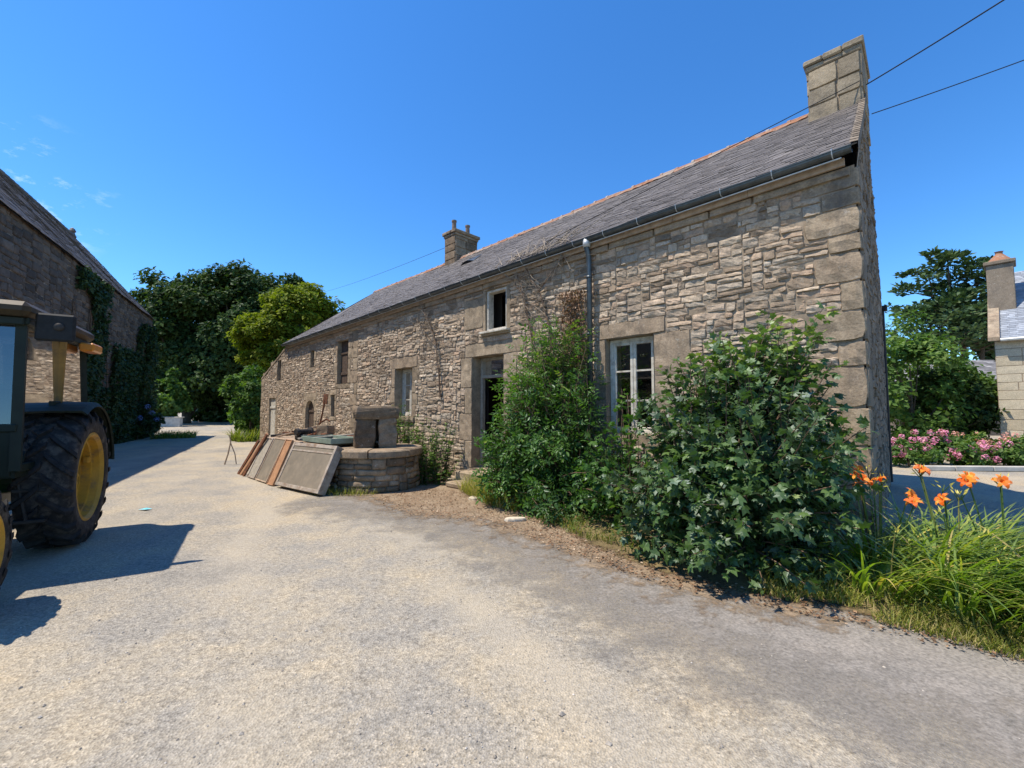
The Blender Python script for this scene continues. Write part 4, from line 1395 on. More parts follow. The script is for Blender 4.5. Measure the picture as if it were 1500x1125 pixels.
mb = MB()                                   # mirror at the cab's front corner
mb.box(CX1 - .06, CX1 - .01, CY + .06, CY + .36, 2.30, 2.585, bev=.02)
mi = mb.build('mirror', 'black', trac)
mb = MB()
mb.tube([(CX1 - .04, CY - .02, 2.5), (CX1 - .035, CY + .1, 2.5)], .016, 6)
mb.build('mirror_bracket', 'dark_iron', mi)
mb = MB()
mb.lathe([(0, .022), (.03, .02), (.042, .008), (.045, -.012), (0, -.02)], 14, 'z', lambda a, b, c: (CX1 - .008 + c, CY + .24 + a, 2.45 + b))
mb.build('mirror_knob', 'dark_iron', mi, smooth=True)
mb = MB()
mb.box(-.78, -.40, CY + .02, CY + .17, 2.36, 2.47, bev=.02)
mb.build('indicator_lamp', 'orange_lens', trac)
mb = MB()                                   # cab steps
for (x, z, w_) in ((.62, .42, .34), (.62, .74, .30)):
    mb.box(x - .14, x + .14, CY - .12, CY + .14, z, z + .035, bev=.006)
for x in (.5, .74):
    mb.tube([(x, CY - .1, .98), (x, CY - .0, .43)], .016, 6)
mb.build('step', 'dark_iron', trac)

# ------------------------------------------------------------------ barn on the left
dB = np.array([-353 / 630, 1.0, 0]); dB /= np.linalg.norm(dB)
BC = np.array([-21.75, 25.75, 0])
bang = math.atan2(-dB[1], -dB[0])            # local x runs from the far corner towards the camera, local y to the yard
barn = thing('stone_barn', 'tall dark stone barn in shade with brown slate roof on the left', 'barn', BC, bang)
BL, BD, BE, BR = 27.0, 7.4, 7.05, 11.35
# with x toward the camera, the yard lies at +y side or -y side:
yl = np.array([-math.sin(bang), math.cos(bang)])
ys = 1.0 if yl @ np.array([1.0, .3]) > 0 else -1.0
tfB = lambda u, v, h: (u, ys * h, v)
mb = MB()
holed(mb, 0, BL, 0, BE, [], tfB, None, 1, 3.0)
rubble(mb, 0, 19, 0, BE, [], tfB, None, .10, .085, (3, 7), (2, 3), (.01, .05), 0, 41, .03)
mb.add([(BL, 0, 0), (BL, -ys * BD, 0), (BL, -ys * BD, BE), (BL, -ys * BD / 2, BR), (BL, 0, BE)], [(0, 1, 2, 3, 4)], .5, 0)
mb.add([(0, 0, 0), (0, -ys * BD, 0), (0, -ys * BD, BE), (0, -ys * BD / 2, BR), (0, 0, BE)], [(0, 1, 2, 3, 4)], .5, 0)
mb.add([(0, -ys * BD, 0), (BL, -ys * BD, 0), (BL, -ys * BD, BE), (0, -ys * BD, BE)], [(0, 1, 2, 3)], .5, 0)
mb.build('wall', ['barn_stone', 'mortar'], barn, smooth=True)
mb = MB()
def barnp(x, t, lift=0.0, side=1):
    y0, y1 = .14, -BD / 2
    y = y0 + (y1 - y0) * t
    z0 = BE - .14 * (BR - BE) / (BD / 2) + .1
    z = z0 + (BR + .1 - z0) * t + .05 * nz(x * .4, t * 2)
    if side < 0:
        y = -BD - y
    return (x, ys * (y + .8 * lift), z + .6 * lift)
rows = 34
for r in range(rows):
    t0, t1 = r / rows, min(1, (r + 1.7) / rows)
    x = -.15 - (.2 if r % 2 else 0)
    while x < 22:
        wd = random.uniform(.34, .44)
        a, b = max(x, -.15), x + wd - .008
        x += wd
        l0 = random.uniform(.018, .035)
        mb.add([barnp(a, t0, l0), barnp(b, t0, l0), barnp(b, t1, .004), barnp(a, t1, .004), barnp(a, t0, l0 - .02), barnp(b, t0, l0 - .02)], [(0, 1, 2, 3), (0, 4, 5, 1)])
for sd in (1, -1):
    mb.add([barnp(-.15, 0, -.03, sd), barnp(BL, 0, -.03, sd), barnp(BL, 1, -.03, sd), barnp(-.15, 1, -.03, sd)], [(0, 1, 2, 3)], .5)
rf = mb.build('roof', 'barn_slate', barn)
mb = MB()
x = -.1
while x < BL:
    mb.tube([(x, -ys * BD / 2, BR + .1), (x + .39, -ys * BD / 2, BR + .1)], [.12, .105], 8)
    x += .4
mb.lathe([(0, 0), (.14, 0), (.1, .12), (.16, .2), (.1, .34), (0, .42)], 10, 'z', lambda a, b, c: (.15 + a, -ys * BD / 2 + b, BR + .14 + c))
mb.build('ridge_tiles', 'barn_slate', rf)
BW = lambda u, h, v: BC + np.array([math.cos(bang), math.sin(bang), 0]) * u + np.array([yl[0], yl[1], 0]) * ys * h + np.array([0, 0, v])

# ------------------------------------------------------------------ vegetation helpers
def tree(name, label, cat, pos, z_lo, z_hi, rx, ry, ncl, nleaf, lsize, mat, trunk_r=.3, group=None, flat=.8, seed=1, lump=.25, clr=(.16, .27), limbs=9, shell=.5, up=.5, bark='bark', top_bias=0.0, trunk_lean=(0, 0)):
    rg = np.random.default_rng(seed)
    t = thing(name, label, cat, pos, 0, group)
    cz, rz = (z_lo + z_hi) / 2, (z_hi - z_lo) / 2
    d = rg.normal(size=(ncl, 3)); d /= np.linalg.norm(d, axis=1, keepdims=True)
    if top_bias:
        d[:, 2] += top_bias * rg.random(ncl); d /= np.linalg.norm(d, axis=1, keepdims=True)
    rr = shell + (1 - shell) * rg.random(ncl) ** .6
    ph = rg.random(3) * 6.28
    rr *= 1 + lump * (np.sin(d[:, 0] * 4 + ph[0]) * np.sin(d[:, 1] * 4 + ph[1]) + np.sin(d[:, 2] * 5 + ph[2]) * .6)
    cl = d * rr[:, None] * np.array([rx, ry, rz]) + np.array([trunk_lean[0], trunk_lean[1], cz])
    cl[:, 2] = np.clip(cl[:, 2], z_lo * .8, None)
    cr_ = rg.uniform(*clr, size=ncl) * (rx + rz) / 2
    per = max(4, nleaf // ncl)
    N = ncl * per
    ci = np.repeat(np.arange(ncl), per)
    ld = rg.normal(size=(N, 3)); ld /= np.linalg.norm(ld, axis=1, keepdims=True)
    ld[:, 2] = ld[:, 2] * .9 + .15
    lr = rg.random(N) ** .45
    p = cl[ci] + ld * (lr * cr_[ci])[:, None] * np.array([1, 1, flat])
    nrm = unit(ld * .7 + d[ci] * .4 + rg.normal(size=(N, 3)) * .45 + np.array([0, 0, up]))
    dr = unit(np.cross(nrm, rg.normal(size=(N, 3))) + ld * .3)
    tint = np.clip(rg.normal(.5, .17, N) + (rg.random(ncl)[ci] - .5) * .35, 0, 1)
    arr = leaf_arrays(p, dr, nrm, lsize * rg.uniform(.7, 1.3, N), *T_QUAD, tint)
    leaf_obj('crown', arr, mat, t)
    mb = MB()
    lx_, ly_ = trunk_lean
    top = cz + rz * .35
    mb.tube([(0, 0, -.1), (lx_ * .1 + .06, ly_ * .1, z_lo * .5), (lx_ * .5 - .05, ly_ * .5, z_lo + .5), (lx_ * .9, ly_ * .9, cz), (lx_, ly_, top)], [trunk_r * 1.3, trunk_r, trunk_r * .85, trunk_r * .5, trunk_r * .2], 8)
    for i in rg.choice(ncl, min(limbs, ncl), replace=False):
        b0 = np.array([lx_ * .6, ly_ * .6, z_lo + (cz - z_lo) * rg.uniform(-.1, .9)])
        e = cl[i]
        m_ = (b0 + e) / 2 + np.array([0, 0, -.06 * np.linalg.norm(e - b0)])
        mb.tube([b0, m_, e], [trunk_r * .42, trunk_r * .28, trunk_r * .1], 6)
    mb.build('trunk', bark, t, smooth=True)
    return t

def shoots_shrub(base_pts, targets, per, jitter, size, template, mat, name, label, cat, origin, tint_fn=None, droop=.15, stem_r=.010, stem_mat='twig', group=None, tmin=.3, up=.7, leaflets=None, seed=1, ctrl_up=.35):
    rg = np.random.default_rng(seed)
    T = np.asarray(targets)
    B = np.asarray(base_pts)[rg.integers(0, len(base_pts), len(T))] + rg.normal(size=T.shape) * np.array([.08, .08, 0])
    mid = B * .5 + T * .5 + np.array([0, 0, 1.0]) * (np.linalg.norm(T - B, axis=1)[:, None] * ctrl_up * .5)
    root = thing(name, label, cat, origin, 0, group)
    tt = tmin + (1 - tmin) * (np.arange(per) + .5) / per
    tt = np.clip(tt[None, :] + rg.uniform(-.5, .5, (len(T), per)) / per, tmin, 1)
    a = ((1 - tt) ** 2)[..., None] * B[:, None] + (2 * tt * (1 - tt))[..., None] * mid[:, None] + (tt ** 2)[..., None] * T[:, None]
    tan = (2 * (1 - tt))[..., None] * (mid - B)[:, None] + (2 * tt)[..., None] * (T - mid)[:, None]
    P = a.reshape(-1, 3)
    tan = unit(tan.reshape(-1, 3))
    N = len(P)
    cen = T.mean(0) * np.array([1, 1, .8])
    out = unit(P - cen)
    side = unit(np.cross(tan, rg.normal(size=(N, 3))))
    dr = unit(side * 1.0 + tan * .45 + out * .35 + np.array([0, 0, -droop]))
    nrm = unit(np.array([0, 0, up]) + out * .45 + rg.normal(size=(N, 3)) * .5)
    P = P + dr * jitter * rg.random((N, 1))
    sz = size * rg.uniform(.45, 1.3, N)
    tint = tint_fn(P, tt.reshape(-1), rg) if tint_fn else np.clip(rg.normal(.5, .2, N), 0, 1)
    if leaflets:
        parts = []
        sd = unit(np.cross(dr, nrm))
        for (al, sg, k) in leaflets:
            c = P + dr * (al * sz)[:, None]
            dd = unit(dr * (.55 if sg else 1.0) + sd * sg + nrm * rg.uniform(-.2, .1, (N, 1)))
            parts.append(leaf_arrays(c, dd, unit(nrm + rg.normal(size=(N, 3)) * .15), sz * k, *template, np.clip(tint + rg.normal(0, .06, N), 0, 1)))
        arr = merge_arrays(parts)
    else:
        arr = leaf_arrays(P, dr, nrm, sz, *template, tint)
    leaf_obj('foliage', (arr[0] - np.asarray(origin), arr[1], arr[2]), mat, root)
    mb = MB()
    for i in range(len(T)):
        pts = [(1 - q) ** 2 * B[i] + 2 * q * (1 - q) * mid[i] + q * q * T[i] for q in np.linspace(0, 1, 6)]
        r0 = stem_r * rg.uniform(.7, 1.6)
        mb.tube([p - np.asarray(origin) for p in pts], list(np.linspace(r0, r0 * .3, 6)), 5, cap=False)
    mb.build('stems', stem_mat, root, smooth=True)
    return root

def shell_targets(n, cen, rad, rg, zmin=.15, inner=.55, bumps=.18):
    d = rg.normal(size=(n * 2, 3)); d /= np.linalg.norm(d, axis=1, keepdims=True)
    d = d[d[:, 2] > -.75][:n]
    r = inner + (1 - inner) * rg.random(len(d)) ** .5
    r *= 1 + bumps * np.sin(d[:, 0] * 5 + 1) * np.sin(d[:, 2] * 6 + d[:, 1] * 4)
    p = np.array(cen) + d * r[:, None] * np.array(rad)
    p[:, 2] = np.maximum(p[:, 2], zmin + .1 * rg.random(len(p)))
    return p
def toW(p):
    p = np.asarray(p)
    return C + p[:, 0:1] * DV + p[:, 1:2] * NV + p[:, 2:3] * np.array([0, 0, 1.0])

# --- big dark lobed-leaf bush in front of the right half of the wall
rg = np.random.default_rng(5)
tg = np.concatenate([shell_targets(190, (.98, 1.15, 1.1), (1.15, .98, 1.12), rg),
                     shell_targets(170, (1.1, 1.65, .6), (1.15, .92, .68), rg, .08),
                     np.c_[rg.normal(.66, .26, 46), rg.normal(.85, .2, 46), rg.uniform(1.8, 2.68, 46)],
                     np.c_[rg.normal(1.5, .26, 40), rg.normal(.8, .22, 40), rg.uniform(1.6, 2.5, 40)]])
tg[:, 1] = np.maximum(tg[:, 1], .12)
tg[:, 1] = np.minimum(tg[:, 1], 2.5)
def tint_maple(P, tt, rg):
    return np.clip(rg.normal(.36, .16, len(P)) + .42 * sm(1.6, 2.6, P[:, 2]) + .25 * (tt > .93) * rg.random(len(P)), 0, 1)
shoots_shrub(toW([(.9, 1.0, 0), (1.2, 1.2, 0), (.7, .8, 0), (1.5, 1.0, 0), (1.1, .7, 0)]), toW(tg), 46, .11, .095, (MAPLE_V, MAPLE_F), 'maple_leaf',
             'leafy_bush', 'big dark green bush with lobed leaves against the right end of the wall', 'bush', tuple(W(1.0, 1.05, 0)), tint_maple, .25, .011, 'twig', seed=6, tmin=.35)
# --- elder-like bush left of the window
rg = np.random.default_rng(15)
tg = np.concatenate([shell_targets(210, (4.1, .75, 1.2), (.92, .75, 1.2), rg),
                     shell_targets(130, (4.4, 1.05, .7), (.82, .8, .75), rg),
                     shell_targets(90, (3.3, 1.15, .6), (.75, .75, .7), rg),
                     np.c_[rg.normal(4.1, .36, 90), rg.normal(.5, .18, 90), rg.uniform(2.0, 3.12, 90)],
                     np.c_[rg.normal(4.9, .2, 26), rg.normal(.6, .15, 26), rg.uniform(1.6, 2.6, 26)]])
tg[:, 1] = np.clip(tg[:, 1], .1, 1.7)
def tint_elder(P, tt, rg):
    return np.clip(rg.normal(.42, .17, len(P)) + .25 * sm(1.4, 2.6, P[:, 2]) + .25 * (tt > .93) * rg.random(len(P)), 0, .93) + (rg.random(len(P)) < .01) * .07
T_LEAFLET = ([(0, 0, 0), (.2, .3, .03), (.17, .68, .0), (0, 1, -.07), (-.17, .68, .0), (-.2, .3, .03)], [(0, 1, 2, 3), (0, 3, 4, 5)])
shoots_shrub(toW([(4.1, .6, 0), (4.4, .7, 0), (3.9, .5, 0), (4.7, .8, 0), (3.5, .7, 0)]), toW(tg), 20, .09, .16, T_LEAFLET, 'elder_leaf',
             'leafy_shrub', 'bright green shrub with pinnate leaves between the doorway and the window', 'shrub', tuple(W(4.2, .7, 0)), tint_elder, .2, .010, 'twig', seed=16, tmin=.3,
             leaflets=((.95, 0, .5), (.7, 1, .46), (.7, -1, .46), (.36, 1, .42), (.36, -1, .42)))
# --- small green sapling below the window
rg = np.random.default_rng(25)
tg = np.concatenate([shell_targets(70, (2.5, 1.2, .75), (.55, .6, .8), rg), np.c_[rg.normal(2.75, .12, 12), rg.normal(.5, .1, 12), rg.uniform(1.2, 2.0, 12)]])
tg[:, 1] = np.maximum(tg[:, 1], .1)
shoots_shrub(toW([(2.6, .8, 0), (2.7, .6, 0)]), toW(tg), 10, .07, .10, (MAPLE_V, MAPLE_F), 'elder_leaf', 'sapling', 'slim light green sapling growing up in front of the ground floor window', 'sapling',
             tuple(W(2.6, .75, 0)), tint_elder, .2, .008, 'twig', seed=26)

# --- blades: grass, weeds, lilies
def blades(P, h, lean, wid, seed, bend=.5, nseg=4, dirs=None, tint=None):
    rg = np.random.default_rng(seed)
    N = len(P)
    if dirs is None:
        a = rg.random(N) * 6.283
        dirs = np.c_[np.cos(a), np.sin(a), np.zeros(N)]
    sdv = np.c_[-dirs[:, 1], dirs[:, 0], np.zeros(N)]
    V = np.zeros((N, 2 * nseg + 1, 3))
    for i in range(nseg + 1):
        t = i / nseg
        ang = lean + bend * t * 1.6
        # integrate curve roughly
        c = P + dirs * (h * (np.sin(lean) * t + np.sin(np.clip(lean + bend * 1.5, 0, 2.6)) * .55 * t * t * (bend > 0)))[:, None] + np.array([0, 0, 1.0]) * (h * (t * np.cos(lean) - bend * .62 * t * t))[:, None]
        wv = wid * (1 - t ** 1.7) if i < nseg else 0
        if i < nseg:
            V[:, 2 * i] = c - sdv * np.reshape(wv, (-1, 1)) * .5
            V[:, 2 * i + 1] = c + sdv * np.reshape(wv, (-1, 1)) * .5
        else:
            V[:, 2 * i] = c
    k = 2 * nseg + 1
    F_ = []
    for i in range(nseg - 1):
        F_ += [(2 * i, 2 * i + 1, 2 * i + 3), (2 * i, 2 * i + 3, 2 * i + 2)]
    F_ += [(2 * nseg - 2, 2 * nseg - 1, 2 * nseg)]
    F_ = np.array(F_)
    f = (F_[None] + (np.arange(N) * k)[:, None, None]).reshape(-1, 3)
    if tint is None:
        tint = np.clip(rg.normal(.45, .22, N), 0, 1)
    return V.reshape(-1, 3), f, np.repeat(tint, len(F_))

def scatter_poly(n, outline, rg):
    P = np.array(outline)
    x0, y0 = P.min(0); x1, y1 = P.max(0)
    out = []
    while sum(map(len, out)) < n:
        Q = np.c_[rg.uniform(x0, x1, n * 2), rg.uniform(y0, y1, n * 2)]
        ins = np.zeros(len(Q), bool)
        for i in range(len(P)):
            a, b = P[i], P[(i + 1) % len(P)]
            cond = ((a[1] > Q[:, 1]) != (b[1] > Q[:, 1]))
            ins ^= cond & (Q[:, 0] < (b[0] - a[0]) * (Q[:, 1] - a[1]) / (b[1] - a[1] + 1e-12) + a[0])
        out.append(Q[ins])
    return np.concatenate(out)[:n]
rg = np.random.default_rng(33)
parts = []
def grass_area(n, outline, hmin, hmax, wid, seed, clump=.0, z=.02, tmu=.45, bend=(.1, .6)):
    q = scatter_poly(n, outline, rg)
    dens = np.array([nz(x * 2.2, y * 2.2, 8.0) for x, y in q])
    q = q[dens > -.15 + clump]
    N = len(q)
    P = np.c_[q, np.full(N, z)]
    parts.append(blades(P, rg.uniform(hmin, hmax, N), rg.uniform(.05, .5, N), rg.uniform(.6, 1.3, N) * wid, seed, rg.uniform(*bend, N), 3, None, np.clip(rg.normal(tmu, .22, N), 0, 1)))
bedfront = [(2.2, 3.95), (2.6, 3.62), (3.3, 2.97), (4.2, 2.25), (5.6, 1.75), (6.6, 3.2), (6.0, 5.0), (4.6, 5.3), (3.9, 4.9), (3.1, 4.6)]
grass_area(5500, bedfront, .10, .42, .008, 1, -.05, .05, .5, (.3, 1.0))
grass_area(9000, bedfront, .05, .22, .007, 11, -.25, .05, .62, (.3, 1.0))
grass_area(9000, [(2.1, 3.8), (2.6, 3.4), (3.3, 2.72), (4.2, 2.0), (5.2, 1.55), (5.4, 2.1), (4.3, 2.6), (3.4, 3.3), (2.7, 3.9), (2.2, 4.1)], .04, .14, .007, 2, -.1, .02, .62)
grass_area(2600, [(-1.05, 8.5), (-.45, 7.25), (.0, 6.75), (.4, 7.0), (.1, 7.8), (-.5, 8.8)], .15, .5, .009, 3, -.3, .03, .68)
grass_area(900, [(.35, 6.3), (.95, 5.2), (1.3, 4.75), (1.6, 5.0), (1.2, 5.8), (.7, 6.6)], .06, .2, .008, 4, 0, .03, .5)
grass_area(500, [(-4.0, 8.2), (-3.2, 8.0), (-2.6, 8.05), (-2.5, 8.35), (-3.4, 8.6)], .08, .25, .008, 5, -.2, .0, .55)
grass_area(900, [(-14.6, 24.5), (-13.2, 24), (-12.6, 21.6), (-13.4, 21.2), (-14.8, 22.6)], .3, .9, .05, 6, -.3, .0, .35)
grass_area(700, [(-20.6, 25.5), (-19.0, 26), (-17.8, 24.3), (-19.5, 23.3)], .2, .6, .04, 7, -.3, .0, .4)
tag(leaf_obj('grass', merge_arrays(parts), 'grass'), 'rough green and straw coloured grass along the house bed', 'grass', None, 'stuff')

# low leafy ground cover between the grass
q = np.concatenate([scatter_poly(5200, bedfront, rg), scatter_poly(1500, [(.2, 6.5), (1.0, 5.0), (1.45, 4.35), (2.2, 3.9), (2.4, 4.3), (1.7, 5.0), (.8, 6.8)], rg)])
q = q[np.array([nz(x * 1.6, y * 1.6, 21.0) for x, y in q]) > -.12]
N = len(q)
P = np.c_[q, .05 + .22 * rg.random(N) ** 1.6]
arr = leaf_arrays(P, unit(np.c_[rg.normal(size=(N, 2)), rg.normal(.2, .4, N)]), unit(np.c_[rg.normal(0, .5, (N, 2)), np.ones(N)]), rg.uniform(.02, .055, N), *T_LEAFLET, np.clip(rg.normal(.45, .25, N), 0, 1))
tag(leaf_obj('ground_cover', arr, 'weed_leaf'), 'low leafy ground cover under the lilies and bushes', 'ground cover', None, 'stuff')

# tall weeds by the left of the doorway
def weed(pos, h, n, seed, label, name='tall_weed', mat='hedge_leaf', rust=.0):
    rg = np.random.default_rng(seed)
    t = thing(name, label, 'weed', pos, 0, 'tall weeds between the well and the doorway')
    mb = MB()
    C_, D_, N_, S_, tn = [], [], [], [], []
    for i in range(n):
        a = rg.random() * 6.28
        r = rg.random() * .32
        b = np.array([r * math.cos(a), r * math.sin(a), 0])
        hh = h * rg.uniform(.55, 1.0)
        e = b + np.array([rg.normal(0, .12), rg.normal(0, .12), hh])
        mb.tube([b, (b + e) / 2 + rg.normal(size=3) * .02, e], [.008, .006, .003], 4, cap=False)
        m_ = int(34 * hh / .9) + 14
        for q in range(m_):
            f = rg.random() ** .8
            C_.append(b + (e - b) * f)
            a2 = rg.random() * 6.28
            D_.append((math.cos(a2), math.sin(a2), rg.uniform(-.3, .6)))
            N_.append((rg.normal(0, .3), rg.normal(0, .3), 1))
            S_.append(rg.uniform(.06, .15) * (1.15 - .6 * f))
            tn.append(min(1, max(0, rg.normal(.45, .2) + rust * (f > .7) * rg.random())))
    arr = leaf_arrays(np.array(C_), np.array(D_, float), np.array(N_, float), np.array(S_), *T_LEAFLET, np.array(tn))
    leaf_obj('leaves', arr, mat, t)
    mb.build('stems', 'twig', t)
for i, (s, y, h, n, lab, ru) in enumerate([(9.0, .5, 1.25, 12, 'bushy green weed below the left ground floor window', 0), (8.5, .4, 1.0, 9, 'rust tipped weed right of the well frame, against the wall', .7), (8.0, .55, .95, 10, 'leafy weed midway between the left window and the doorway', .1),
                                    (7.5, .4, .95, 10, 'green weed hugging the left door jamb', 0), (7.2, .8, .6, 10, 'low weed at the left end of the doorstep', .2), (8.3, 1.0, .6, 10, 'low pale weed on the dirt to the right of the well', .25),
                                    (9.3, .9, .8, 9, 'weed growing tight behind the right side of the well', .0), (7.7, 1.05, .5, 9, 'short weed in front of the wall weeds by the doorstep', .3)]):
    weed(tuple(W(s, y + .12, 0)), h * 1.5, n + 9, 50 + i, lab, rust=ru)

# day lilies
def lily(pos, n, stalks, seed, label, spread=.28, L=(.55, .95), bias=(.35, -.35)):
    rg = np.random.default_rng(seed)
    t = thing('day_lily', label, 'flower', pos, 0, 'orange day lilies at the corner of the house')
    a = rg.random(n) * 6.283
    r = spread * np.sqrt(rg.random(n))
    P = np.c_[r * np.cos(a), r * np.sin(a), np.full(n, .02)]
    dv = np.c_[np.cos(a) * .6 + bias[0] + rg.normal(0, .35, n), np.sin(a) * .6 + bias[1] + rg.normal(0, .35, n), np.zeros(n)]
    dv = unit(dv)
    arr = blades(P, rg.uniform(*L, n), rg.uniform(.15, .55, n), rg.uniform(.018, .036, n), seed, rg.uniform(.5, 1.0, n), 7, dv, np.clip(rg.normal(.5, .2, n) + (rg.random(n) < .07) * .5, 0, 1))
    leaf_obj('leaves', arr, 'lily_leaf', t)
    mb = MB()
    for (dx, dy, h, kind) in stalks:
        e = np.array([dx, dy, h])
        b = np.array([dx * .35, dy * .35, 0])
        mb.tube([b, (b + e) / 2 + np.array([0, 0, .06]), e], [.007, .006, .005], 5, cap=False)
        for q in range(2):
            a2 = rg.random() * 6.28
            e2 = e + np.array([math.cos(a2) * .05, math.sin(a2) * .05, .03])
            mb.tube([e - np.array([0, 0, .04]), e2], .004, 4, cap=False)
    mb.build('stalks', 'weed_leaf', t)
    for (dx, dy, h, kind) in stalks:
        pv, bv = [], []
        e = np.array([dx, dy, h])
        ax_ = unit(np.array([rg.normal(-.1, .4), rg.normal(-.5, .4), .55]))
        if kind == 'f':
            u_ = unit(np.cross(ax_, [0.3, .2, 1])); v_ = np.cross(ax_, u_)
            for q in range(6):
                an = q * math.pi / 3
                o_ = u_ * math.cos(an) + v_ * math.sin(an)
                sd_ = np.cross(ax_, o_)
                w_ = .016 if q % 2 else .022
                pts = [(0.004, .0, .3), (.025, .045, .9), (.062, .06, 1.0), (.09, .048, .55), (.102, .028, .05)]
                vs = []
                for (ro, hh, ww) in pts:
                    c_ = e + o_ * ro * .74 + ax_ * hh * .8
                    vs += [c_ - sd_ * w_ * ww, c_ + sd_ * w_ * ww]
                pv.append((np.array(vs), np.array([(2 * i, 2 * i + 1, 2 * i + 3, 2 * i + 2) for i in range(4)]), np.full(4, rg.random())))
        for q in range(3 if kind == 'f' else 5):
            d2 = unit(rg.normal(size=3) * .6 + np.array([0, 0, .9]))
            c_ = e + d2 * .035 + rg.normal(size=3) * .015
            bv.append(leaf_arrays(c_[None], d2[None], unit(np.cross(d2, rg.normal(size=3)))[None], np.array([.055]), [(0, 0, 0), (.11, .4, 0), (0, 1, 0), (-.11, .4, 0), (0, .4, .11), (0, .4, -.11)], [(0, 1, 2, 3), (0, 4, 2, 5)], np.array([rg.random()])))
        if pv:
            leaf_obj('bloom', merge_arrays(pv), 'lily_petal', t)
        if bv:
            leaf_obj('bud_cluster', merge_arrays(bv), 'bud', t)
lily((3.55, 4.25, .06), 130, [(-.1, .05, .84, 'f'), (-.02, .0, .80, 'f'), (.02, .25, .9, 'f'), (.18, -.2, .66, 'f'), (-.16, -.02, .78, 'f'), (-.07, .12, .86, 'f'), (.09, .04, .83, 'f'), (.22, -.1, .72, 'f'), (.03, .12, .92, 'b'), (.06, .03, .76, 'b')], 71, 'day lily with orange blooms closest to the stone corner of the house')
lily((4.0, 3.95, .05), 260, [(-.05, .25, .95, 'f'), (.0, .32, .93, 'f'), (.02, .1, .7, 'f'), (.1, .2, .8, 'b'), (-.1, .0, .6, 'b'), (.25, .2, .72, 'b')], 72, 'day lily in the middle of the bed with one high orange bloom and arching leaves', .36, (.7, 1.25), (.55, -.45))
lily((4.5, 4.0, .05), 220, [(-.15, .15, .86, 'f'), (-.1, .2, .88, 'f'), (.12, .12, .86, 'f'), (.2, .18, .84, 'f'), (-.28, .1, .74, 'b'), (.3, .0, .72, 'b'), (.1, -.2, .6, 'b')], 73, 'day lily nearest the grey side road with two orange blooms and yellow buds', .36, (.6, 1.1), (.5, -.4))
lily((3.75, 3.55, .04), 190, [(.15, .1, .5, 'b')], 74, 'day lily at the gravel edge with long drooping strap leaves and few buds', .3, (.6, 1.05), (.6, -.4))
lily((3.15, 3.72, .04), 120, [(.1, .0, .5, 'b')], 76, 'bushy strap leaved day lily beside the big dark bush without open blooms', .26, (.5, .9), (.5, -.35))
lily((3.55, 3.3, .04), 150, [(.1, .0, .48, 'b')], 78, 'low day lily with yellowing strap leaves nearest the gravel yard', .3, (.5, .95), (.55, -.35))
lily((4.15, 3.2, .04), 190, [(.1, .1, .5, 'b')], 77, 'day lily arching over the gravel at the front of the bed', .32, (.55, 1.0), (.5, -.4))
lily((4.75, 3.3, .04), 120, [(.1, .1, .55, 'b')], 75, 'low day lily of fine leaves at the far right edge of the bed', .34, (.35, .7), (.3, -.3))

# dry litter along the bed edge and on the dirt in front of the well
rg = np.random.default_rng(81)
q = np.concatenate([scatter_poly(2000, [(-2.6, 8.0), (-2.0, 7.0), (-1.5, 6.5), (-.6, 6.2), (.1, 5.6), (.45, 6.3), (-.1, 7.2), (-.7, 8.3), (-1.6, 8.8)], rg),
                    scatter_poly(1500, [(.1, 5.6), (.8, 4.6), (1.4, 3.95), (2.3, 3.4), (3.2, 2.75), (3.3, 2.95), (2.5, 3.7), (1.5, 4.4), (.95, 5.2), (.4, 6.3)], rg)])
N = len(q)
P = np.c_[q, np.array([gz(*a) for a in q]) + .02 + rg.random(N) * .012]
arr = leaf_arrays(P, unit(np.c_[rg.normal(size=(N, 2)), rg.normal(0, .15, N)]), unit(np.c_[rg.normal(0, .35, (N, 2)), np.ones(N)]), rg.uniform(.012, .042, N), *T_QUAD, rg.random(N))
tag(leaf_obj('leaf_litter', arr, 'dry_leaf'), 'brown dry leaves scattered along the bed and on the dirt', 'leaves', None, 'stuff')
# loose pebbles on the yard
N = 4200
r_ = 1.6 + 9 * rg.random(N) ** 1.7
a_ = rg.uniform(-.92, .92, N)
P = np.c_[r_ * np.sin(a_), r_ * np.cos(a_), np.zeros(N)]
P[:, 2] = [gz(x, y) + .002 for x, y, _ in P]
OCT = ([(.5, 0, 0), (.1, .45, .05), (-.5, .05, 0), (-.05, -.5, 0), (.05, .02, .38), (.35, .33, .12)], [(0, 5, 4), (5, 1, 4), (1, 2, 4), (2, 3, 4), (3, 0, 4), (0, 1, 5)])
arr = leaf_arrays(P, unit(np.c_[rg.normal(size=(N, 2)), np.zeros(N)]), np.tile([0, 0, 1.0], (N, 1)), rg.gamma(1.8, .0036, N) + .0025, *OCT, rg.random(N))
tag(leaf_obj('pebbles', arr, stone_mat('pebble_stone', [(0, (.20, .18, .155)), (.3, (.33, .30, .26)), (.8, (.44, .39, .32)), (1, (.62, .58, .52))], .2, .1)), 'loose pebbles lying on the gravel yard', 'pebbles', None, 'stuff')

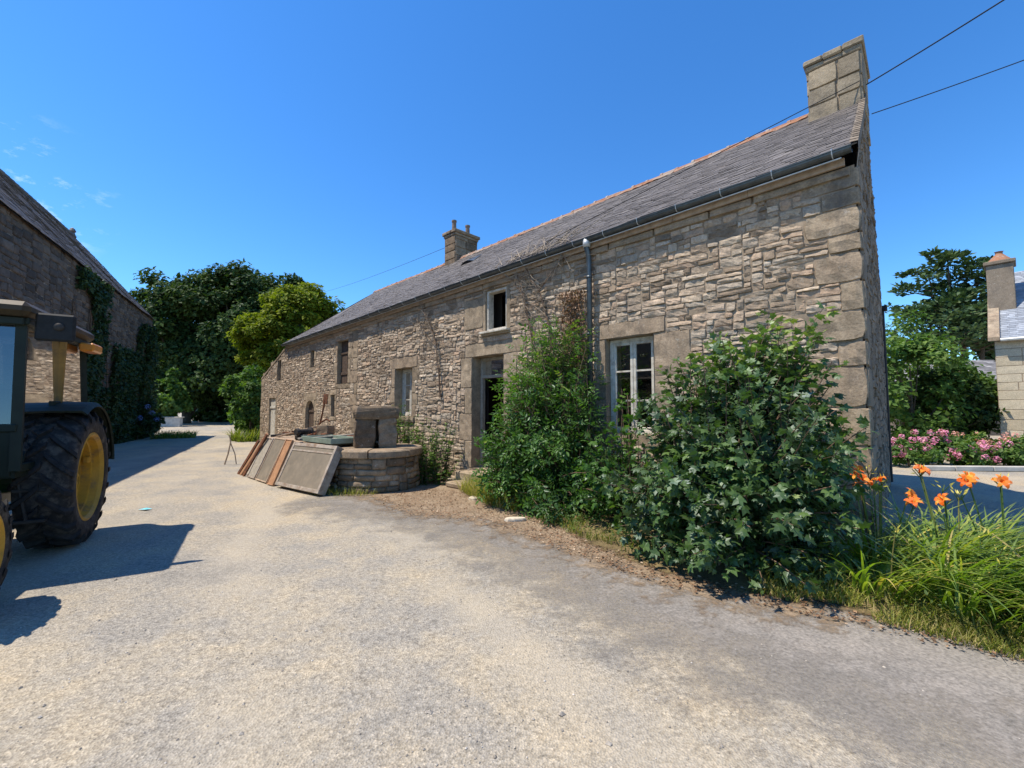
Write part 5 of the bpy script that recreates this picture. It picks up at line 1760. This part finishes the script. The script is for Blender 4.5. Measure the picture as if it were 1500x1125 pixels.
# --- dead climber on the front wall
def vine(pts_list, label, name, loc_s, leaves=0, seed=1):
    rg = np.random.default_rng(seed)
    t = thing(name, label, 'climbing plant', tuple(W(loc_s, .05, 0)), 0)
    o = np.array(W(loc_s, .05, 0))
    mb, tw = MB(), MB()
    for (pts, r0) in pts_list:
        pp = []
        for i in range(len(pts) - 1):
            for k in range(4):
                f = k / 4
                q = np.array(pts[i]) * (1 - f) + np.array(pts[i + 1]) * f
                pp.append(W(q[0] + rg.normal(0, .015), q[1], q[2]) - o)
        pp.append(W(*pts[-1]) - o)
        mb.tube(pp, list(np.linspace(r0, r0 * .4, len(pp))), 6)
        for j in range(4, len(pp)):
            for _ in range(8):
                e = pp[j] + DV * rg.normal(0, .24) + NV * abs(rg.normal(0, .05)) + np.array([0, 0, rg.normal(.05, .18)])
                tw.tube([pp[j], (pp[j] + e) / 2 + rg.normal(size=3) * .025, e], [.006, .004, .002], 4, cap=False)
    mb.build('stem', 'twig', t)
    tw.build('twigs', 'dry_twig', t)
    return t, o
vine([([(4.95, .06, .2), (4.95, .07, 1.6), (5.05, .07, 3.0), (5.25, .08, 3.9), (5.4, .12, 4.35)], .03), ([(4.5, .06, .2), (4.55, .07, 2.2), (4.6, .07, 3.2), (4.85, .08, 3.9), (5.15, .12, 4.4)], .026), ([(4.85, .08, 3.9), (4.5, .1, 4.2), (4.2, .12, 4.4)], .016), ([(5.25, .08, 3.9), (5.6, .1, 4.3)], .014)],
     'leafless woody climber on the wall between upper window and downpipe', 'dead_climber', 4.9, seed=91)
vine([([(8.05, .06, 1.9), (8.1, .07, 2.6), (8.2, .07, 3.2), (8.45, .08, 3.75), (8.75, .1, 4.15)], .024), ([(8.2, .07, 3.2), (8.65, .08, 3.5), (9.0, .09, 3.9)], .012)],
     'thin dead climber stem on the wall left of the upper window', 'dead_climber', 8.1, seed=92)
# withered twigs fallen on the slates and brown dead growth beside the downpipe
rg = np.random.default_rng(93)
t = thing('dry_branch', 'pale dead branches of the climber lying over the gutter on the slates', 'branch', tuple(W(4.6, .0, 4.6)))
o = np.array(W(4.6, 0, 4.6))
mb = MB()
for i in range(46):
    s_, t_ = rg.normal(4.8, .45), rg.uniform(-.02, .06)
    p0 = np.array(roofp(s_, t_, .06))
    p1 = np.array(roofp(s_ + rg.normal(.1, .35), t_ + rg.uniform(.05, .3), rg.uniform(.04, .22)))
    q0, q1 = W(*p0) - o, W(*p1) - o
    mb.tube([q0, (q0 + q1) / 2 + rg.normal(size=3) * .03, q1], [.011, .008, .004], 4)
mb.build('twigs', 'dry_twig', t)
N = 1500
pp = toW(np.c_[rg.normal(4.05, .16, N), .04 + np.abs(rg.normal(0, .06, N)), rg.uniform(2.3, 3.75, N)])
o = np.array(W(4.05, 0, 0))
t = thing('withered_creeper', 'brown withered creeper hanging beside the downpipe above the shrub', 'climbing plant', tuple(o))
arr = leaf_arrays(pp - o, unit(rg.normal(size=(N, 3)) * .6 + np.array([0, 0, -.8])), rdir(N), rg.uniform(.03, .07, N), *T_QUAD, rg.random(N) * .8)
leaf_obj('dead_leaves', arr, 'dry_leaf', t)
mb = MB()
for i in range(14):
    x = rg.normal(4.05, .14)
    mb.tube([W(x, .04, 1.8) - o, W(x + rg.normal(0, .06), .06, 2.8) - o, W(x + rg.normal(0, .1), .05, 3.7) - o], .006, 4)
mb.build('stems', 'dry_twig', t)

# --- ivy on the barn
def ivy(u0, u1, z0, z1, n, seed, label, thick=.3, shape=None):
    rg = np.random.default_rng(seed)
    q = np.c_[rg.uniform(u0, u1, n * 2), rg.uniform(z0, z1, n * 2)]
    k = np.array([nz(a * .8, b * .5, seed) for a, b in q])
    w_ = np.minimum((q[:, 0] - u0), (u1 - q[:, 0])) / (u1 - u0)
    q = q[(k + w_ * 1.2 + (z1 - q[:, 1]) / (z1 - z0) * .3) > .28][:n]
    N = len(q)
    dep = rg.random(N) * thick * (.4 + .6 * np.array([abs(nz(a * 1.2, b * 1.2, 2)) for a, b in q]))
    P = np.array([BW(a, .06 + d_, b) for (a, b), d_ in zip(q, dep)])
    o = BW((u0 + u1) / 2, 0, 0)
    nb = np.array([yl[0] * ys, yl[1] * ys, .35])
    t = thing('climbing_ivy', label, 'ivy', tuple(o), 0, 'ivy on the barn wall')
    arr = leaf_arrays(P - o, unit(rg.normal(size=(N, 3)) * .7 + np.array([0, 0, -.6])), unit(nb + rg.normal(size=(N, 3)) * .4), rg.uniform(.11, .22, N), *T_QUAD, np.clip(rg.normal(.5, .2, N), 0, 1))
    leaf_obj('leaves', arr, 'ivy_leaf', t)
    mb = MB()
    for i in range(10):
        x = rg.uniform(u0, u1)
        mb.tube([BW(x, .05, 0) - o, BW(x + rg.normal(0, .3), .06, (z0 + z1) * .4) - o, BW(x + rg.normal(0, .4), .05, z1 * .8) - o], .02, 5)
    mb.build('stems', 'twig', t)
ivy(-.4, 3.4, 0, 7.0, 9000, 101, 'dark ivy covering the far corner of the barn from ground to eaves', .5)
ivy(2.6, 8.0, 0, 4.6, 7000, 102, 'ivy spreading low along the barn wall beside the far corner', .35)
ivy(8.4, 11.8, 1.0, 6.9, 5600, 103, 'dark ivy column high on the barn wall behind the tractor cab', .4)

# --- trees and shrubs behind
OAK = 'dark oaks closing the far end of the yard'
tree('oak_tree', 'broad dark oak at the centre of the trees, its crown the tallest', 'tree', (-31.0, 50, 0), 1.6, 18.6, 8.0, 6.5, 190, 58000, .46, 'oak_leaf', .55, OAK, .75, 201, .07, (.13, .22))
tree('oak_tree', 'dark oak rising just past the barn roof corner', 'tree', (-37.8, 50, 0), 1.0, 17.0, 6.6, 6, 150, 46000, .46, 'oak_leaf', .45, OAK, .75, 202, .07, (.15, .24))
tree('oak_tree', 'dark oak standing behind the yellow green tree', 'tree', (-27.2, 51, 0), 1.6, 17.2, 5.0, 5.5, 120, 32000, .46, 'oak_leaf', .45, OAK, .75, 203, .08, (.15, .24))
tree('oak_tree', 'shaded oak filling the gap low behind the road end', 'tree', (-37.5, 58, 0), .6, 12.5, 10, 4, 120, 22000, .7, 'oak_leaf', .5, OAK, .8, 204, .15, (.14, .22))
tree('round_tree', 'rounded yellow green tree behind the left end of the house', 'tree', (-14.95, 30, 0), 2.2, 10.3, 3.45, 3.4, 170, 46000, .27, 'lime_leaf', .28, None, .8, 205, .1, (.14, .24), 9, .55, .8)
tree('evergreen_tree', 'dark evergreen low between the oaks and the yellow green tree', 'tree', (-18.8, 33, 0), .3, 5.2, 2.6, 2.2, 60, 9000, .36, 'hedge_leaf', .2, None, .8, 206, .2, (.2, .32))
tree('garden_shrub', 'light green shrub by the low wall at the far end of the road', 'shrub', (-33.4, 41.5, 0), .3, 4.6, 1.7, 1.7, 44, 7000, .4, 'hedge_leaf', .12, None, .8, 207, .25, (.2, .34))
tree('garden_shrub', 'upright shrub at the left end corner of the house', 'shrub', (-14.0, 23.2, 0), .1, 4.0, .95, 1.0, 30, 4200, .2, 'hedge_leaf', .07, None, .9, 208, .25, (.2, .32))
tree('hydrangea_bush', 'low bush with blue flowers at the foot of the barn corner', 'bush', (-19.9, 22.9, 0), .05, 1.9, 1.1, 1.1, 24, 2600, .22, 'ivy_leaf', .05, None, .8, 209, .2, (.25, .36))
hb = [o for o in bpy.data.objects if o.name.startswith('hydrangea_bush')][0]
def blooms(parent, n, rx, ry, z0, z1, br, mat, seed, name='flower_head', per=36, ls=.05, frontdir=None):
    rg = np.random.default_rng(seed)
    a = rg.random(n) * 6.283
    c = np.c_[rx * np.cos(a) * rg.uniform(.5, 1.0, n), ry * np.sin(a) * rg.uniform(.5, 1.0, n), rg.uniform(z0, z1, n)]
    ci = np.repeat(np.arange(n), per)
    d = rdir(n * per)
    tn = np.clip(rg.normal(.5, .25, n * per), 0, 1)
    pp, uu = d * br * rg.uniform(.75, 1, (n * per, 1)), unit(np.cross(d, rdir(n * per)))
    for k in range(n):
        m_ = ci == k
        leaf_obj(name, leaf_arrays(pp[m_] + c[k], uu[m_], d[m_], np.full(per, ls), *T_QUAD, tn[m_]), mat, parent)
blooms(hb, 16, 1.25, 1.2, .7, 1.9, .13, 'blue_petal', 7, 'flower_head', 30, .10)
mb = MB()
mb.box(-2.6, 2.6, -.2, .2, 0, .85, bev=.04)
mb.box(-2.7, 2.7, -.26, .26, .852, .93, bev=.03)
o = mb.build('low_wall', 'concrete')
o.location = (-33.4, 40.2, 0)
tag(o, 'low pale wall at the far end of the road below the light shrub', 'wall')
# parked car in the shade of the trees
cr_ = thing('parked_car', 'dark car parked in deep shade under the trees at the road end', 'car', (-26.6, 43.5, 0), R(-62))
mb = MB()
prof = [(-2.0, .35), (-2.05, .75), (-1.75, .92), (-1.0, .98), (-.45, 1.42), (.9, 1.45), (1.65, 1.0), (2.0, .9), (2.02, .38)]
for yy in (-.82, .82):
    mb.add([(x, yy * (1 if z < 1.0 else .85), z) for x, z in prof], [tuple(range(len(prof)))])
vs = [(x, sy * .82 * (1 if z < 1.0 else .85), z) for x, z in prof for sy in (-1, 1)]
mb.add(vs, [(2 * i, 2 * i + 1, 2 * i + 3, 2 * i + 2) for i in range(len(prof) - 1)] + [(0, 1, 17, 16)])
mb.build('body', 'car_paint', cr_)
mb = MB()
mb.add([(-.98, -.66, 1.0), (-.98, .66, 1.0), (-.48, .58, 1.405), (-.48, -.58, 1.405)], [(0, 1, 2, 3)])
o_ = mb.build('windscreen', 'cab_glass', cr_)
o_.location = (-.02, 0, .012)
for x in (-1.3, 1.3):
    for yy in (-.78, .78):
        mb = MB()
        mb.lathe([(.12, -.1), (.28, -.1), (.31, -.06), (.31, .06), (.28, .1), (.12, .1)], 18, 'y', lambda a, b, c: (x + a, yy + b, .31 + c))
        mb.build('wheel', 'tyre', cr_)
for yy in (-.6, .6):
    mb = MB()
    mb.box(-2.07, -1.98, yy - .16, yy + .16, .66, .80, bev=.02)
    mb.build('headlight', 'lamp_glass', cr_)

# --- right side: neighbouring house, shrubs, conifer, shed roof, pink flowers
NH = np.array([16.95, 15.0, 0])
nh = thing('neighbour_house', 'pale block house with blue slate roof at the right edge', 'house', NH, R(-50))
mb = MB()
rs = random.Random(9)
tfN = lambda u, v, h: (u, -h, v)
z = 0.0
while z < 4.0:
    h = rs.uniform(.26, .36)
    h = min(h, 4.02 - z)
    u = 0.0
    while u < 9:
        l = rs.uniform(.45, .95)
        stone(mb, u, min(u + l, 9), z, z + h, tfN, .012, .003, 0, rs.random(), .3, 2, 2, .003, .06)
        u += l
    z += h
mb.add([tfN(0, 0, 0), tfN(9, 0, 0), tfN(9, 4.05, 0), tfN(0, 4.05, 0)], [(0, 1, 2, 3)], .5, 1)
mb.add([(0, 0, 0), (0, 6, 0), (0, 6, 4.05), (0, 3, 6.9), (0, 0, 4.05)], [(0, 1, 2, 3, 4)], .5, 0)
mb.build('wall', ['pale_block', 'mortar'], nh, smooth=False)
mb = MB()
for r in range(40):
    t0, t1 = r / 40, min(1, (r + 1.6) / 40)
    x = .12 - (.15 if r % 2 else 0)
    while x < 8:
        a, b = max(x, .12), x + .195
        x += .2
        P_ = lambda s, t, l: (s, -.22 + 3.22 * t - .65 * l, 4.0 + 2.95 * t + .7 * l)
        mb.add([P_(a, t0, .022), P_(b, t0, .022), P_(b, t1, .006), P_(a, t1, .006), P_(a, t0, .012), P_(b, t0, .012)], [(0, 1, 2, 3), (0, 4, 5, 1)])
mb.add([(0.1, -.22, 3.99), (9, -.22, 3.99), (9, 3, 6.94), (0.1, 3, 6.94)], [(0, 1, 2, 3)], .5)
mb.add([(0.1, 6.2, 3.99), (9, 6.2, 3.99), (9, 3, 6.94), (0.1, 3, 6.94)], [(0, 1, 2, 3)], .5)
rfn = mb.build('roof', 'blue_slate', nh)
mb = MB()                                   # raised gable coping
for i in range(9):
    t0, t1 = i / 9, (i + 1) / 9
    mb.box(-.14, .14, 0, 1, 0, .14, 0, None, lambda x, y, z: (x, -.24 + 3.24 * (t0 + (t1 - t0) * y * .985), 3.98 + 2.95 * (t0 + (t1 - t0) * y * .985) + z), .012)
mb.build('coping', 'dressed', nh)
mb = MB()
mb.tube([(0.15, -.27, 4.0), (9, -.27, 3.95)], .06, 8)
mb.build('gutter', 'zinc_light', nh)
mb = MB()
mb.box(-.12, .56, 1.1, 2.0, 4.8, 6.95, bev=.02)
mb.box(-.18, .62, 1.02, 2.08, 6.952, 7.08, bev=.02)
chn = mb.build('chimney', 'grey_stone', nh)
mb = MB()
mb.lathe([(.36, 7.08), (.34, 7.14), (.2, 7.3), (.1, 7.42), (.1, 7.5), (.13, 7.51), (0, 7.54)], 12, 'z', lambda a, b, c: (.22 + a, 1.55 + b, c))
mb.build('chimney_pot', 'ridge', chn)
# shed with a mossy slate roof
sh = thing('garden_shed', 'low shed with mottled mossy slate roof behind the shrubs', 'shed', (24.0, 27, 0), R(-4))
mb = MB()
mb.box(0, 7.5, 0, 4, 0, 3.4)
mb.build('wall', 'grey_stone', sh)
mb = MB()
for r in range(16):
    t0, t1 = r / 16, min(1, (r + 1.6) / 16)
    x = -.2 - (.2 if r % 2 else 0)
    while x < 7.6:
        a, b = x, x + .37
        x += .38
        P_ = lambda s, t, l: (s, -.3 + 2.4 * t - .5 * l, 3.35 + 1.55 * t + .8 * l)
        mb.add([P_(a, t0, .05), P_(b, t0, .05), P_(b, t1, .01), P_(a, t1, .01), P_(a, t0, .02), P_(b, t0, .02)], [(0, 1, 2, 3), (0, 4, 5, 1)])
mb.add([(-.2, -.3, 3.34), (7.7, -.3, 3.34), (7.7, 2.1, 4.89), (-.2, 2.1, 4.89)], [(0, 1, 2, 3)], .5)
mb.add([(-.2, 4.3, 3.4), (7.7, 4.3, 3.4), (7.7, 2.1, 4.89), (-.2, 2.1, 4.89)], [(0, 1, 2, 3)], .5)
mb.build('roof', 'mossy_slate', sh)
# tall conifer: stems with layered pads
def conifer(pos, H, label, seed, r0, stems, tiers):
    rg = np.random.default_rng(seed)
    t = thing('conifer_tree', label, 'tree', pos)
    mb = MB()
    cl, rad = [], []
    for (dx, dy, hh) in stems:
        mb.tube([(dx * .5, dy * .5, 0), (dx * .8, dy * .8, hh * .4), (dx, dy, hh)], [.3, .2, .05], 7)
    for i in range(tiers):
        f = i / (tiers - 1)
        z_ = H * (.44 + .54 * f)
        rr = r0 * (1 - f) ** .6 * (.75 + .4 * rg.random()) + .5
        nb = max(3, int(9 * (1 - f) + 2))
        a0 = rg.random() * 6.28
        for b in range(nb):
            if rg.random() < .2 + .14 * (f < .3):
                continue
            an = a0 + b * 6.283 / nb + rg.normal(0, .2)
            sx, sy, _ = stems[rg.integers(len(stems))]
            ln = rr * rg.uniform(.55, 1.05)
            e = np.array([sx * .8 + ln * math.cos(an), sy * .8 + ln * math.sin(an), z_ + ln * .12 + rg.normal(0, .2)])
            mb.tube([(sx * .8, sy * .8, z_ - ln * .15), (np.array([sx * .8, sy * .8, z_ - .1 * ln]) + e) / 2, e], [.07, .05, .015], 5)
            for q in (.55, .8, 1.0):
                cl.append(np.array([sx * .8, sy * .8, z_]) * (1 - q) + e * q)
                rad.append((.5 + .6 * (1 - f)) * rg.uniform(.8, 1.3))
    mb.build('trunk', 'bark', t)
    cl, rad = np.array(cl), np.array(rad)
    per = 30
    ci = np.repeat(np.arange(len(cl)), per)
    N = len(ci)
    d = rdir(N)
    P = cl[ci] + d * (rad[ci] * rg.random(N) ** .5)[:, None] * np.array([1.25, 1.25, .5])
    arr = leaf_arrays(P, unit(d * np.array([1, 1, .3]) + np.array([0, 0, .35])), unit(d * .5 + np.array([0, 0, .8]) + rg.normal(size=(N, 3)) * .4), rg.uniform(.3, .62, N), *T_QUAD, np.clip(rg.normal(.45, .2, N), 0, 1))
    leaf_obj('crown', arr, 'pine_leaf', t)
conifer((41.3, 40, 0), 16.6, 'tall layered conifer with bare lower trunks in front of the sky', 301, 4.6, [(0, 0, 15.6), (1.6, .5, 12.6), (-1.3, .8, 11.6), (2.8, -.3, 11)], 19)
tree('conifer_tree', 'shorter dark conifer just left of the neighbour chimney', 'tree', (48.5, 42, 0), 3.5, 14.4, 2.8, 2.6, 44, 4200, .55, 'pine_leaf', .3, None, .5, 302, .25, (.2, .3))
SH = 'shrubs beyond the side road'
for i, (x, y, zl, zh, rx, mat, lab) in enumerate([
        (14.3, 15.4, .3, 4.5, 1.5, 'hedge_leaf', 'tall green shrub nearest the house corner beyond the side road'),
        (15.9, 15.9, .2, 3.2, 1.2, 'oak_leaf', 'dark round shrub in the middle beyond the pink flowers'),
        (17.2, 16.3, .3, 3.3, 1.0, 'hedge_leaf', 'light green shrub against the neighbour house wall'),
        (17.2, 18.9, .5, 5.4, 1.6, 'hedge_leaf', 'taller shrub behind, reaching above the shed eaves'),
        (22.6, 22.0, .3, 3.5, 2.2, 'oak_leaf', 'dark shrub in front of the shed wall')]):
    tree('garden_shrub', lab, 'shrub', (x, y, 0), zl, zh, rx, rx * .9, 40, 4600, .19, mat, .08, SH, .85, 310 + i, .22, (.2, .33))
PK = 'pink flowering bushes along the side road'
for i, (x, y, h, rx, mat, lab) in enumerate([
        (11.2, 12.3, .75, .75, 'pink_petal', 'pale pink flowering bush closest to the house gable'),
        (12.2, 12.9, .95, .7, 'pink_petal', 'bright pink flowering bush second from the gable'),
        (12.9, 12.2, .62, .62, 'pink_petal', 'low magenta pink bush at the road kerb, mid row'),
        (13.9, 13.0, .8, .7, 'peach_petal', 'leafy bush with few salmon flowers in the row'),
        (14.2, 12.1, .6, .62, 'pink_petal', 'dense pink mound right of the leafy bush'),
        (15.3, 12.9, .85, .8, 'peach_petal', 'salmon pink bush in front of the neighbour house wall'),
        (16.2, 12.3, .7, .7, 'peach_petal', 'pale salmon bush at the far right end of the row')]):
    tr_ = tree('flower_bush', lab, 'flower bush', (x, y, 0), .05, h, rx, rx * .8, 24, 1500, .12, 'hedge_leaf', .03, PK, .85, 330 + i, .15, (.25, .36), 4)
    blooms(tr_, 26, rx * .95, rx * .8, h * .35, h + .05, .085, mat, 340 + i, 'flower_head', 30, .065)
mb = MB()
for i in range(7):
    mb.box(i * .95, i * .95 + .94, 0, .14, 0, .13, bev=.015, jit=.004)
o = mb.build('kerb', 'concrete')
o.location = (10.6, 11.35, 0)
o.rotation_euler = (0, 0, R(-3))
tag(o, None, None, None, 'structure')

# ------------------------------------------------------------------ cables
def cable(name, label, pts, r=.011, sag=.0, group='overhead cables at the right chimney'):
    mb = MB()
    p, q = np.array(pts[0]), np.array(pts[-1])
    seg = []
    for i in range(17):
        f = i / 16
        c = p * (1 - f) + q * f
        c[2] -= sag * 4 * f * (1 - f)
        seg.append(c)
    mb.tube([c - p for c in seg], r, 6)
    o = mb.build(name, 'cable')
    o.location = tuple(p)
    tag(o, label, 'cable', group)
CA = W(.03, -2.6, 6.95)
cable('overhead_cable', 'thick black overhead cable from the big chimney to the upper right', [CA, np.array([6.7, 4.55, 6.95])], .010, .02)
cable('overhead_cable', 'thinner lower overhead cable from the gable to the upper right', [W(-.05, -2.0, 6.1), np.array([8.2, 5.4, 6.75])], .007, .02)
cable('overhead_cable', 'thin dark line down the slates from the big chimney, standing in for a cable shadow', [W(.1, -2.42, 6.95), W(4.6, .15, 4.78)], .007, -.0)  # thin tube added in place of an overhead cable's shadow on the slates
cable('overhead_cable', 'faint thin wire left of the small chimney with two pots', [W(11.5, -3.0, 7.5), np.array([-22.0, 46.0, 14.0])], .007, .25)
